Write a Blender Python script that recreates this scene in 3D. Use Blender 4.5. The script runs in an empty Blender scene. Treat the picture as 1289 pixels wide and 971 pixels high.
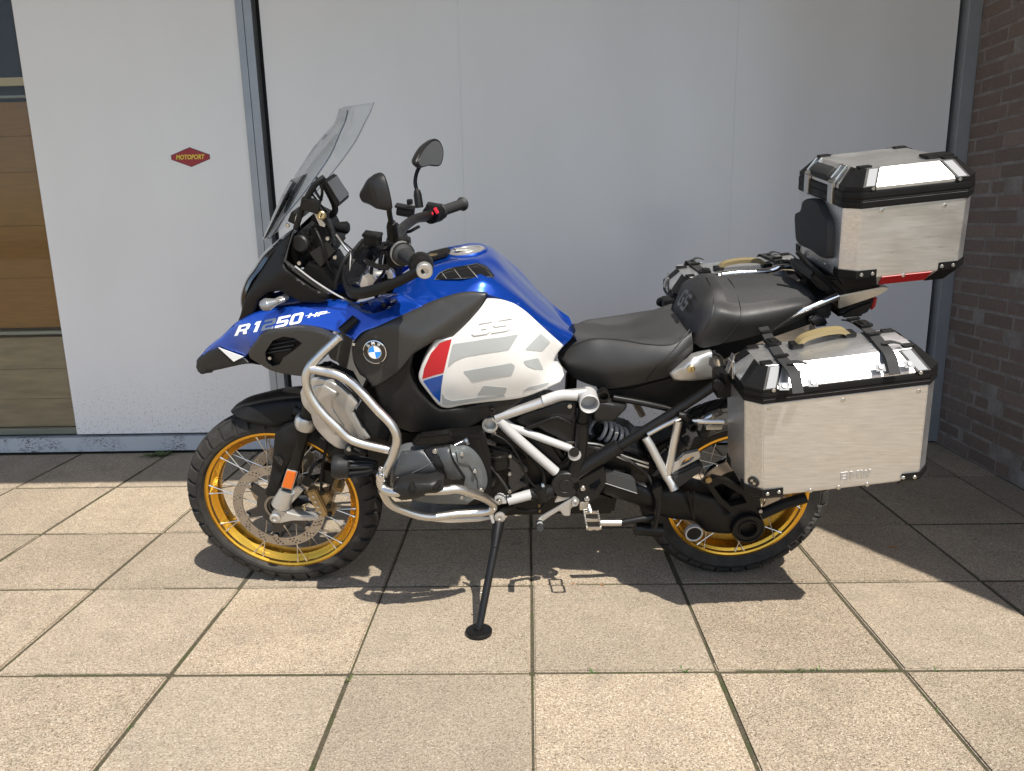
import bpy, bmesh, math, random
import numpy as np
from mathutils import Vector, Matrix
from mathutils.geometry import delaunay_2d_cdt

random.seed(7)
scene = bpy.context.scene
COL = scene.collection
PI = math.pi

# ------------------------------------------------------------------ camera
CAM = Vector((0.00735, -1.79641, 1.19154))
F_PX, PITCH, YAW, ROLL = 926.65, 0.213845, 0.025749, 0.021581
_f = Vector((-math.sin(YAW) * math.cos(PITCH), math.cos(YAW) * math.cos(PITCH), -math.sin(PITCH)))
_r = Vector((math.cos(YAW), math.sin(YAW), 0))
_d = _f.cross(_r)
RIGHT = _r * math.cos(ROLL) + _d * math.sin(ROLL)
DOWN = -_r * math.sin(ROLL) + _d * math.cos(ROLL)
FWD = _f
cam_d = bpy.data.cameras.new('camera')
cam = bpy.data.objects.new('camera', cam_d)
COL.objects.link(cam)
cam.matrix_world = Matrix(((RIGHT.x, -DOWN.x, -FWD.x, CAM.x), (RIGHT.y, -DOWN.y, -FWD.y, CAM.y),
                           (RIGHT.z, -DOWN.z, -FWD.z, CAM.z), (0, 0, 0, 1)))
cam_d.sensor_width = 36.0
cam_d.lens = 36.0 * F_PX / 1289.0
cam_d.clip_start = 0.05
cam_d.clip_end = 2000
scene.camera = cam

# ------------------------------------------------------------------ sky, sun, exposure
SHADOW = Vector((-0.325, 0.605, -1.0)).normalized()      # direction the sunlight travels
SUN_STRENGTH, SKY_STRENGTH = 5.0, 0.14
world = bpy.data.worlds.new('World')
scene.world = world
world.use_nodes = True
wn, wl = world.node_tree.nodes, world.node_tree.links
wn.clear()
sky = wn.new('ShaderNodeTexSky')
sky.sky_type = 'NISHITA'
sky.sun_disc = False
sky.sun_elevation = math.asin(-SHADOW.z)
sky.sun_rotation = math.atan2(-SHADOW.x, -SHADOW.y)
sky.air_density, sky.dust_density, sky.ozone_density = 1.0, 1.2, 1.0
bg = wn.new('ShaderNodeBackground')
bg.inputs['Strength'].default_value = SKY_STRENGTH
wo = wn.new('ShaderNodeOutputWorld')
wl.new(sky.outputs[0], bg.inputs[0])
wl.new(bg.outputs[0], wo.inputs[0])
sun_d = bpy.data.lights.new('sun', 'SUN')
sun_d.energy = SUN_STRENGTH
sun_d.angle = math.radians(0.53)
sun_d.color = (1.0, 0.95, 0.87)
sun = bpy.data.objects.new('sun', sun_d)
COL.objects.link(sun)
sun.rotation_euler = SHADOW.to_track_quat('-Z', 'Y').to_euler()
sun.location = (3, -6, 8)
scene.render.engine = 'CYCLES'
vs = scene.view_settings
vs.view_transform, vs.look, vs.exposure, vs.gamma = 'Standard', 'None', 0.6, 1.0
scene.render.resolution_x, scene.render.resolution_y = 1024, 771

# ------------------------------------------------------------------ materials
MATS = {}
def mat(name, col, rough=0.5, metal=0.0, var=0.0, vscale=20.0, bump=0.0, bscale=200.0, coat=0.0, col2=None,
        spec=0.5, rvar=0.0, stretch=None, bdist=0.001, dust=0.0, emit=None):
    m = bpy.data.materials.new(name)
    m.use_nodes = True
    nt = m.node_tree
    b = nt.nodes['Principled BSDF']
    b.inputs['Base Color'].default_value = (*col, 1)
    b.inputs['Roughness'].default_value = rough
    b.inputs['Metallic'].default_value = metal
    b.inputs['Specular IOR Level'].default_value = spec
    if coat:
        b.inputs['Coat Weight'].default_value = coat
        b.inputs['Coat Roughness'].default_value = 0.04
    tc = nt.nodes.new('ShaderNodeTexCoord')
    vec = tc.outputs['Object']
    if stretch:
        mp = nt.nodes.new('ShaderNodeMapping')
        mp.inputs['Scale'].default_value = stretch
        nt.links.new(vec, mp.inputs['Vector'])
        vec = mp.outputs[0]
    def noise(scale, detail=4.0, rg=0.6, v=None):
        n = nt.nodes.new('ShaderNodeTexNoise')
        n.inputs['Scale'].default_value = scale
        n.inputs['Detail'].default_value = detail
        n.inputs['Roughness'].default_value = rg
        nt.links.new(v or vec, n.inputs['Vector'])
        return n.outputs['Fac']
    if var or col2:
        mx = nt.nodes.new('ShaderNodeMix')
        mx.data_type = 'RGBA'
        c2 = col2 or tuple(min(1, c * (1 + var)) for c in col)
        c1 = tuple(c * (1 - var) for c in col) if not col2 else col
        mx.inputs[6].default_value = (*c1, 1)
        mx.inputs[7].default_value = (*c2, 1)
        rp = nt.nodes.new('ShaderNodeMapRange')
        rp.inputs['From Min'].default_value, rp.inputs['From Max'].default_value = 0.35, 0.65
        nt.links.new(noise(vscale), rp.inputs['Value'])
        nt.links.new(rp.outputs[0], mx.inputs[0])
        out = mx.outputs[2]
        nt.links.new(out, b.inputs['Base Color'])
    if dust:
        mx = nt.nodes.new('ShaderNodeMix')
        mx.data_type = 'RGBA'
        src = b.inputs['Base Color'].links[0].from_socket if b.inputs['Base Color'].links else None
        if src: nt.links.new(src, mx.inputs[6])
        else: mx.inputs[6].default_value = (*col, 1)
        mx.inputs[7].default_value = (0.22, 0.18, 0.13, 1)
        rp = nt.nodes.new('ShaderNodeMapRange')
        rp.inputs['From Min'].default_value, rp.inputs['From Max'].default_value = 0.4, 0.8
        rp.inputs['To Max'].default_value = dust
        nt.links.new(noise(14, 8, 0.75, tc.outputs['Object']), rp.inputs['Value'])
        nt.links.new(rp.outputs[0], mx.inputs[0])
        nt.links.new(mx.outputs[2], b.inputs['Base Color'])
    if rvar:
        rp = nt.nodes.new('ShaderNodeMapRange')
        rp.inputs['From Min'].default_value, rp.inputs['From Max'].default_value = 0.3, 0.7
        rp.inputs['To Min'].default_value, rp.inputs['To Max'].default_value = max(0.02, rough - rvar), min(1, rough + rvar)
        nt.links.new(noise(vscale * 1.7), rp.inputs['Value'])
        nt.links.new(rp.outputs[0], b.inputs['Roughness'])
    if bump:
        bp = nt.nodes.new('ShaderNodeBump')
        bp.inputs['Strength'].default_value = bump
        bp.inputs['Distance'].default_value = bdist
        nt.links.new(noise(bscale, 3.0), bp.inputs['Height'])
        nt.links.new(bp.outputs[0], b.inputs['Normal'])
    MATS[name] = m
    return m

mat('blue_paint', (0.005, 0.060, 0.40), 0.22, 0.6, coat=1.0, bump=0.02, bscale=900)
mat('white_paint', (0.62, 0.61, 0.58), 0.3, 0.0, var=0.03, vscale=9, coat=0.4)
mat('decal_grey', (0.33, 0.345, 0.34), 0.35)
mat('decal_silver', (0.62, 0.63, 0.62), 0.35, 0.1)
mat('decal_red', (0.42, 0.006, 0.014), 0.3, coat=0.4)
mat('decal_blue', (0.004, 0.055, 0.27), 0.3, coat=0.4)
mat('roundel_blue', (0.01, 0.22, 0.62), 0.25, coat=0.6)
mat('lettering_white', (0.8, 0.8, 0.8), 0.4)
mat('black_plastic', (0.0065, 0.0063, 0.0062), 0.48, bump=0.22, bscale=1200, rvar=0.08, vscale=12, dust=0.008, spec=.22)
mat('dark_plastic', (0.012, 0.0118, 0.0115), 0.45, bump=0.25, bscale=900, rvar=0.08, vscale=12, dust=0.010, spec=.3)
mat('grey_shroud', (0.050, 0.049, 0.047), 0.36, 0.45, bump=0.08, bscale=1500, rvar=0.05, spec=.4)
mat('gloss_black', (0.01, 0.01, 0.011), 0.12, coat=0.5)
mat('black_metal', (0.009, 0.0088, 0.0086), 0.36, 0.2, rvar=0.08, vscale=14, bump=0.06, bscale=600, dust=0.012, spec=.3)
mat('engine_black', (0.007, 0.0067, 0.0064), 0.36, 0.3, rvar=0.1, bump=0.2, bscale=260, dust=0.02, spec=.35)
mat('head_grey', (0.055, 0.058, 0.060), 0.40, 0.35, bump=0.12, bscale=700, rvar=0.06, dust=0.02, spec=.4)
mat('head_light', (0.12, 0.13, 0.132), 0.42, 0.35, bump=0.12, bscale=700, rvar=0.06, dust=0.03)
mat('rubber', (0.016, 0.0155, 0.015), 0.75, var=0.3, vscale=30, bump=0.3, bscale=500, dust=0.14, spec=.35)
mat('grip_rubber', (0.018, 0.018, 0.018), 0.65, bump=0.4, bscale=500)
mat('gold', (0.80, 0.43, 0.055), 0.3, 1.0, rvar=0.06, vscale=30)
mat('bronze', (0.36, 0.26, 0.13), 0.4, 0.8, var=0.15, dust=0.1)
mat('tube_steel', (0.60, 0.58, 0.54), 0.32, 1.0, rvar=0.05, vscale=25)
mat('chrome', (0.78, 0.78, 0.78), 0.12, 1.0)
mat('spoke_steel', (0.70, 0.69, 0.66), 0.3, 1.0)
mat('disc_steel', (0.42, 0.39, 0.36), 0.34, 1.0, var=0.1, vscale=40)
mat('silver_paint', (0.50, 0.49, 0.465), 0.36, 0.75, rvar=0.06, bump=0.05, bscale=900)
mat('frame_white', (0.41, 0.405, 0.395), 0.38, 0.15, rvar=0.05, dust=0.06)
mat('bolt_steel', (0.6, 0.59, 0.56), 0.3, 1.0)
mat('leather', (0.021, 0.0205, 0.020), 0.52, bump=0.5, bscale=420, rvar=0.06, spec=.45)
mat('leather_grain', (0.027, 0.0265, 0.026), 0.6, bump=1.0, bscale=380, bdist=0.003)
mat('strap', (0.018, 0.018, 0.018), 0.75, bump=0.8, bscale=700)
mat('olive', (0.22, 0.17, 0.08), 0.55, 0.1, bump=0.4, bscale=500)
mat('reflector', (0.55, 0.11, 0.005), 0.15, coat=0.6, bump=0.6, bscale=260)
mat('red_plastic', (0.42, 0.007, 0.01), 0.35)
mat('red_switch', (0.62, 0.02, 0.04), 0.4)
mat('lens_clear', (0.26, 0.265, 0.27), 0.2, 0.6, bump=0.5, bscale=140)
mat('mirror_glass', (0.55, 0.55, 0.52), 0.05, 1.0)
mat('screen_glass', (0.012, 0.013, 0.014), 0.08, coat=0.6)
mat('brass', (0.6, 0.48, 0.25), 0.35, 1.0)
mat('embossed', (0.50, 0.49, 0.47), 0.5, 0.8)

def alu_mat(name, col, rough):
    """brushed aluminium: fine lines running along the case, a few smears and scratches"""
    m = mat(name, col, rough, 0.92)
    nt = m.node_tree
    b = nt.nodes['Principled BSDF']
    tc = nt.nodes.new('ShaderNodeTexCoord')
    def nz(sc, st, det=3):
        mp = nt.nodes.new('ShaderNodeMapping'); mp.inputs['Scale'].default_value = st
        nt.links.new(tc.outputs['Object'], mp.inputs['Vector'])
        n = nt.nodes.new('ShaderNodeTexNoise'); n.inputs['Scale'].default_value = sc; n.inputs['Detail'].default_value = det
        nt.links.new(mp.outputs[0], n.inputs['Vector']); return n.outputs['Fac']
    def rng(s, a, c, d, e):
        r = nt.nodes.new('ShaderNodeMapRange')
        for k, v in zip(('From Min', 'From Max', 'To Min', 'To Max'), (a, c, d, e)): r.inputs[k].default_value = v
        nt.links.new(s, r.inputs['Value']); return r.outputs[0]
    fine = nz(90, (0.5, 8, 9))
    blotch = nz(7, (1, 1, 2.2), 6)
    scr = nz(16, (0.8, 5, 14), 8)
    ad = nt.nodes.new('ShaderNodeMath'); ad.operation = 'ADD'
    nt.links.new(rng(blotch, .3, .7, rough - .07, rough + .09), ad.inputs[0])
    nt.links.new(rng(scr, .66, .74, 0, -.16), ad.inputs[1])
    nt.links.new(ad.outputs[0], b.inputs['Roughness'])
    mx = nt.nodes.new('ShaderNodeMix'); mx.data_type = 'RGBA'
    mx.inputs[6].default_value = (*[c * .88 for c in col], 1); mx.inputs[7].default_value = (*[min(1, c * 1.07) for c in col], 1)
    nt.links.new(rng(nz(30, (.6, 4, 5), 6), .3, .7, 0, 1), mx.inputs[0]); nt.links.new(mx.outputs[2], b.inputs['Base Color'])
    bp = nt.nodes.new('ShaderNodeBump'); bp.inputs['Strength'].default_value = .14; bp.inputs['Distance'].default_value = .0006
    nt.links.new(fine, bp.inputs['Height']); nt.links.new(bp.outputs[0], b.inputs['Normal'])
    return m
alu_mat('aluminium', (0.71, 0.705, 0.695), 0.34)
alu_mat('aluminium_dull', (0.60, 0.58, 0.55), 0.42)

def clear_mat(name, tint, refl):
    m = bpy.data.materials.new(name); m.use_nodes = True; nt = m.node_tree; nt.nodes.clear()
    o = nt.nodes.new('ShaderNodeOutputMaterial'); t = nt.nodes.new('ShaderNodeBsdfTransparent'); g = nt.nodes.new('ShaderNodeBsdfGlossy')
    t.inputs[0].default_value = (*tint, 1); g.inputs['Roughness'].default_value = 0.02
    fr = nt.nodes.new('ShaderNodeLayerWeight'); fr.inputs[0].default_value = 0.5
    pw = nt.nodes.new('ShaderNodeMath'); pw.operation = 'POWER'; pw.inputs[1].default_value = 4.0
    nt.links.new(fr.outputs['Facing'], pw.inputs[0])
    rg = nt.nodes.new('ShaderNodeMapRange'); rg.inputs['To Min'].default_value = refl; rg.inputs['To Max'].default_value = 0.7
    nt.links.new(pw.outputs[0], rg.inputs['Value'])
    mx = nt.nodes.new('ShaderNodeMixShader')
    nt.links.new(rg.outputs[0], mx.inputs[0]); nt.links.new(t.outputs[0], mx.inputs[1]); nt.links.new(g.outputs[0], mx.inputs[2])
    nt.links.new(mx.outputs[0], o.inputs[0]); MATS[name] = m
clear_mat('clear_screen', (0.972, 0.98, 0.985), .022)
clear_mat('smoke_screen', (0.42, 0.43, 0.45), .05)
clear_mat('window_glass', (0.92, 0.92, 0.90), .02)

# ------------------------------------------------------------------ object helpers
ORG = {}
def _link(o, parent):
    COL.objects.link(o)
    if parent is not None:
        o.parent = parent
        ORG[o.name] = ORG.get(parent.name, Vector((0, 0, 0)))
def empty(name, mw, org=None):
    o = bpy.data.objects.new(name, None)
    o.empty_display_size = 0.1
    COL.objects.link(o)
    o.matrix_world = mw
    ORG[o.name] = org or Vector((0, 0, 0))
    return o
def tag(o, label=None, cat=None, group=None, kind=None):
    for k, v in (('label', label), ('category', cat), ('group', group), ('kind', kind)):
        if v: o[k] = v
    return o
def build(name, verts, faces, m, parent=None, smooth=40, fix=False):
    off = ORG.get(parent.name, Vector((0, 0, 0))) if parent is not None else Vector((0, 0, 0))
    me = bpy.data.meshes.new(name)
    me.from_pydata([tuple(Vector(v) - off) for v in verts], [], faces)
    if fix:
        bm = bmesh.new(); bm.from_mesh(me)
        bmesh.ops.recalc_face_normals(bm, faces=bm.faces)
        bm.to_mesh(me); bm.free()
    if smooth:
        me.polygons.foreach_set('use_smooth', [True] * len(me.polygons))
        me.set_sharp_from_angle(angle=math.radians(smooth))
    me.materials.append(MATS[m] if isinstance(m, str) else m)
    o = bpy.data.objects.new(name, me)
    _link(o, parent)
    return o
class MB:
    """collects simple shapes (in local space) into one mesh"""
    def __init__(s): s.v, s.f = [], []
    def add(s, v, f):
        n = len(s.v); s.v += [Vector(p) for p in v]; s.f += [[i + n for i in q] for q in f]; return s
    def box(s, c, size, rot=None, bev=0.0, taper=1.0):
        bm = bmesh.new()
        bmesh.ops.create_cube(bm, size=1.0)
        for v in bm.verts:
            k = taper if v.co.z > 0 else 1.0
            v.co = Vector((v.co.x * size[0] * k, v.co.y * size[1] * k, v.co.z * size[2]))
        if bev: bmesh.ops.bevel(bm, geom=bm.edges[:], offset=bev, segments=2, affect='EDGES', profile=0.6)
        M_ = (rot or Matrix.Identity(3))
        bm.verts.index_update()
        s.add([M_ @ v.co + Vector(c) for v in bm.verts], [[v.index for v in f.verts] for f in bm.faces]); bm.free(); return s
    def lathe(s, prof, c, axis=(0, -1, 0), seg=24, cap=True, sq=None):
        """prof: (radius, height along axis)"""
        a = Vector(axis).normalized()
        t = Vector((0, 0, 1)) if abs(a.z) < 0.9 else Vector((1, 0, 0))
        u = a.cross(t).normalized(); w = a.cross(u)
        vs_, fs = [], []
        for r, h in prof:
            for k in range(seg):
                th = 2 * PI * k / seg
                vs_.append(Vector(c) + a * h + u * (r * math.cos(th)) + w * (r * math.sin(th)))
        for i in range(len(prof) - 1):
            for k in range(seg):
                k2 = (k + 1) % seg
                fs.append([i * seg + k, i * seg + k2, (i + 1) * seg + k2, (i + 1) * seg + k])
        if cap:
            fs.append(list(range(seg))[::-1]); n = (len(prof) - 1) * seg; fs.append([n + k for k in range(seg)])
        return s.add(vs_, fs)
    def cyl(s, c, r, h, axis=(0, -1, 0), seg=20, bev=0.0):
        b = bev or min(r, h) * 0.12
        return s.lathe([(r - b, 0), (r, b), (r, h - b), (r - b, h)], c, axis, seg)
    def tube(s, pts, r, seg=10, smooth=True, n=6, cap=True):
        P = spline(pts, n) if smooth and len(pts) > 2 else [Vector(p) for p in pts]
        rr = r if isinstance(r, (list, tuple)) else None
        N = len(P); vs_, fs = [], []
        tprev = None; u = None
        for i, p in enumerate(P):
            t = (P[min(i + 1, N - 1)] - P[max(i - 1, 0)])
            t = t.normalized() if t.length > 1e-9 else Vector((0, 0, 1))
            if u is None:
                h = Vector((0, 1, 0)) if abs(t.y) < 0.9 else Vector((1, 0, 0))
                u = (h - t * h.dot(t)).normalized()
            else:
                u = (u - t * u.dot(t)).normalized()
            w = t.cross(u)
            if rr:
                q = i / (N - 1) * (len(rr) - 1); j = min(int(q), len(rr) - 2); R = rr[j] + (rr[j + 1] - rr[j]) * (q - j)
            else: R = r
            for k in range(seg):
                th = 2 * PI * k / seg
                vs_.append(p + u * (R * math.cos(th)) + w * (R * math.sin(th)))
        for i in range(N - 1):
            for k in range(seg):
                k2 = (k + 1) % seg
                fs.append([i * seg + k, i * seg + k2, (i + 1) * seg + k2, (i + 1) * seg + k])
        if cap: fs.append(list(range(seg))[::-1]); fs.append([(N - 1) * seg + k for k in range(seg)])
        return s.add(vs_, fs)
    def ribbon(s, pts, width, thick, wdir=(1, 0, 0), n=5):
        """flat strap: wdir is the width direction"""
        P = spline(pts, n); N = len(P); vs_, fs = [], []
        for i, p in enumerate(P):
            t = (P[min(i + 1, N - 1)] - P[max(i - 1, 0)]).normalized()
            d = Vector(wdir); d = (d - t * d.dot(t)).normalized(); nn = t.cross(d)
            for a, b in ((-1, -1), (1, -1), (1, 1), (-1, 1)):
                vs_.append(p + d * (a * width / 2) + nn * (b * thick / 2))
        for i in range(N - 1):
            for k in range(4):
                k2 = (k + 1) % 4; fs.append([i * 4 + k, i * 4 + k2, (i + 1) * 4 + k2, (i + 1) * 4 + k])
        fs.append([3, 2, 1, 0]); n_ = (N - 1) * 4; fs.append([n_, n_ + 1, n_ + 2, n_ + 3])
        return s.add(vs_, fs)
    def prism(s, pts, thick, d=(0, 1, 0), bev=0.0):
        """polygon of 3D points pushed along d by thick"""
        P = [Vector(p) for p in pts]; D = Vector(d).normalized() * thick; n = len(P)
        bm = bmesh.new()
        a = [bm.verts.new(p) for p in P]; b = [bm.verts.new(p + D) for p in P]
        f1 = bm.faces.new(a); f2 = bm.faces.new(b[::-1])
        for i in range(n): bm.faces.new((a[i], b[i], b[(i + 1) % n], a[(i + 1) % n]))
        bmesh.ops.recalc_face_normals(bm, faces=bm.faces)
        if bev: bmesh.ops.bevel(bm, geom=bm.edges[:], offset=bev, segments=2, affect='EDGES', clamp_overlap=True)
        bmesh.ops.triangulate(bm, faces=[f for f in bm.faces if len(f.verts) > 4])
        bm.verts.index_update()
        s.add([v.co.copy() for v in bm.verts], [[v.index for v in f.verts] for f in bm.faces]); bm.free(); return s
    def obj(s, name, m, parent=None, smooth=40):
        o = build(name, s.v, s.f, m, parent, smooth, fix=True)
        if smooth:
            md = o.modifiers.new('normals', 'WEIGHTED_NORMAL'); md.keep_sharp = True
        return o
    def mirrored(s):
        o = MB(); o.v = [Vector((v.x, -v.y, v.z)) for v in s.v]; o.f = [q[::-1] for q in s.f]; return o

def spline(pts, n=6):
    """open Catmull-Rom (centripetal-ish) through pts"""
    P = [Vector(p) for p in pts]
    if len(P) < 3:
        return [P[0].lerp(P[1], i / n) for i in range(n + 1)]
    E = [P[0] * 2 - P[1]] + P + [P[-1] * 2 - P[-2]]
    out = []
    for i in range(1, len(E) - 2):
        p0, p1, p2, p3 = E[i - 1:i + 3]
        def kn(a, b): return max((b - a).length ** 0.5, 1e-6)
        t0 = 0; t1 = t0 + kn(p0, p1); t2 = t1 + kn(p1, p2); t3 = t2 + kn(p2, p3)
        for k in range(n):
            t = t1 + (t2 - t1) * k / n
            a1 = p0 * ((t1 - t) / (t1 - t0)) + p1 * ((t - t0) / (t1 - t0))
            a2 = p1 * ((t2 - t) / (t2 - t1)) + p2 * ((t - t1) / (t2 - t1))
            a3 = p2 * ((t3 - t) / (t3 - t2)) + p3 * ((t - t2) / (t3 - t2))
            b1 = a1 * ((t2 - t) / (t2 - t0)) + a2 * ((t - t0) / (t2 - t0))
            b2 = a2 * ((t3 - t) / (t3 - t1)) + a3 * ((t - t1) / (t3 - t1))
            out.append(b1 * ((t2 - t) / (t2 - t1)) + b2 * ((t - t1) / (t2 - t1)))
    out.append(P[-1].copy())
    return out
def resample(pts, n):
    """n points evenly spaced by arc length along a polyline"""
    P = [Vector(p) for p in pts]; d = [0]
    for a, b in zip(P, P[1:]): d.append(d[-1] + (b - a).length)
    out = []; j = 0
    for i in range(n):
        t = d[-1] * i / (n - 1)
        while j < len(d) - 2 and d[j + 1] < t: j += 1
        out.append(P[j].lerp(P[j + 1], (t - d[j]) / max(d[j + 1] - d[j], 1e-9)))
    return out
def loft(name, rails, m, parent, nu=40, nv=4, mirror=True, thick=0.0, close_ends=True, smooth=35, sharp=()):
    """surface through rails (each a list of points running front to back), from the centre outwards;
    mirrored across the bike's middle plane.  sharp: rail indices that keep a crease"""
    R = [resample(spline(r, 8), nu) for r in rails]
    cols = []
    for i in range(nu):
        pts = [r[i] for r in R]
        segs, cur = [], [0]
        for k in range(1, len(pts)):
            cur.append(k)
            if k in sharp and k < len(pts) - 1: segs.append(cur); cur = [k]
        segs.append(cur)
        line = []
        for sg in segs:
            q = [pts[k] for k in sg]
            sp = spline(q, nv) if len(q) > 2 else [q[0].lerp(q[1], t / nv) for t in range(nv + 1)]
            line += sp if not line else sp[1:]
        cols.append(line)
    if mirror:
        cols = [[Vector((p.x, -p.y, p.z)) for p in c[:0:-1]] + c if abs(c[0].y) < 1e-3 else
                [Vector((p.x, -p.y, p.z)) for p in c[::-1]] + c for c in cols]
    nvv = len(cols[0]); v = [p for c in cols for p in c]; f = []
    for i in range(nu - 1):
        for k in range(nvv - 1):
            f.append([i * nvv + k, (i + 1) * nvv + k, (i + 1) * nvv + k + 1, i * nvv + k + 1])
    if close_ends and not thick:
        f.append(list(range(nvv))); f.append([(nu - 1) * nvv + k for k in range(nvv)][::-1])
        f.append([i * nvv for i in range(nu)][::-1] + [i * nvv + nvv - 1 for i in range(nu)]) if False else None
    f = [q for q in f if q]
    o = build(name, v, f, m, parent, smooth, fix=True)
    if thick:
        md = o.modifiers.new('thickness', 'SOLIDIFY'); md.thickness = thick; md.offset = -1
    return o

class TPS:
    """thin-plate height field: lateral offset w over the bike's (x, z) plane"""
    def __init__(s, pts, lam=1e-7):
        s.p = np.array([(p.x, p.z) for p in pts]); w = np.array([-p.y for p in pts]); n = len(w)
        d = np.linalg.norm(s.p[:, None] - s.p[None], axis=2)
        A = np.zeros((n + 3, n + 3)); A[:n, :n] = s.k(d) + np.eye(n) * lam; A[:n, n] = 1; A[:n, n + 1:] = s.p
        A[n:, :n] = A[:n, n:].T
        s.c = np.linalg.lstsq(A, np.concatenate([w, np.zeros(3)]), rcond=None)[0]
    @staticmethod
    def k(d): return np.where(d > 1e-9, d * d * np.log(np.maximum(d, 1e-9)), 0)
    def __call__(s, xz):
        xz = np.atleast_2d(xz); d = np.linalg.norm(xz[:, None] - s.p[None], axis=2)
        return s.k(d) @ s.c[:-3] + s.c[-3] + xz @ s.c[-2:]
class FAC:
    """moulded panel of broad facets: soft minimum of gently curved fields, one per facet"""
    def __init__(s, sets, k=0.004):
        s.k = k; s.c = []
        for P in sets:
            x = np.array([(p.x, p.z) for p in P]); w = np.array([-p.y for p in P]); m = x.mean(0); d = x - m
            A_ = np.column_stack([np.ones(len(x)), d]); c = np.linalg.lstsq(A_, w, rcond=None)[0]; s.c.append((m, c))
    def __call__(s, xz):
        xz = np.atleast_2d(xz); f = np.array([c[0] + (xz - m) @ c[1:] for m, c in s.c])
        mn = f.min(0); return mn - s.k * np.log(np.exp(-(f - mn) / s.k).sum(0))
def rounded(xy, r=9.0, n=4):
    """polygon with its corners rounded (2D)"""
    out = []; N_ = len(xy)
    for i in range(N_):
        p0, p1, p2 = (np.array(xy[(i + k) % N_], float) for k in (-1, 0, 1)); a, b = p0 - p1, p2 - p1; la, lb = np.linalg.norm(a), np.linalg.norm(b)
        d = min(r, la * .45, lb * .45); q0, q2 = p1 + a / la * d, p1 + b / lb * d
        for t in range(n + 1):
            t /= n; out.append(tuple(q0 * (1 - t) ** 2 + p1 * 2 * t * (1 - t) + q2 * t * t))
    return out
class POLY:
    """quadratic height field fitted to points"""
    def __init__(s, pts):
        x = np.array([(p.x, p.z) for p in pts]); s.m = x.mean(0); s.c = np.linalg.lstsq(s.b(x - s.m), np.array([-p.y for p in pts]), rcond=None)[0]
    @staticmethod
    def b(d): return np.column_stack([np.ones(len(d)), d, d[:, 0] ** 2, d[:, 1] ** 2, d[:, 0] * d[:, 1]])
    def __call__(s, xz): return s.b(np.atleast_2d(xz) - s.m) @ s.c
def closed(pts, corners=(), n=6):
    """closed outline; smooth between the corner indices"""
    N = len(pts)
    if corners == 'all': return [Vector(p) for p in pts]
    cs = sorted(corners)
    if not cs:
        q = spline([pts[-2], pts[-1]] + list(pts) + [pts[0], pts[1]], n); return q[2 * n:(2 + N) * n]
    out = []
    for a, b in zip(cs, cs[1:] + [cs[0] + N]):
        sg = [pts[i % N] for i in range(a, b + 1)]
        out += (spline(sg, n) if len(sg) > 2 else [Vector(sg[0]), Vector(sg[1])])[:-1]
    return out
def inside(poly, x, y):
    c = False; j = len(poly) - 1
    for i in range(len(poly)):
        xi, yi = poly[i]; xj, yj = poly[j]
        if (yi > y) != (yj > y) and x < (xj - xi) * (y - yi) / (yj - yi) + xi: c = not c
        j = i
    return c
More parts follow.
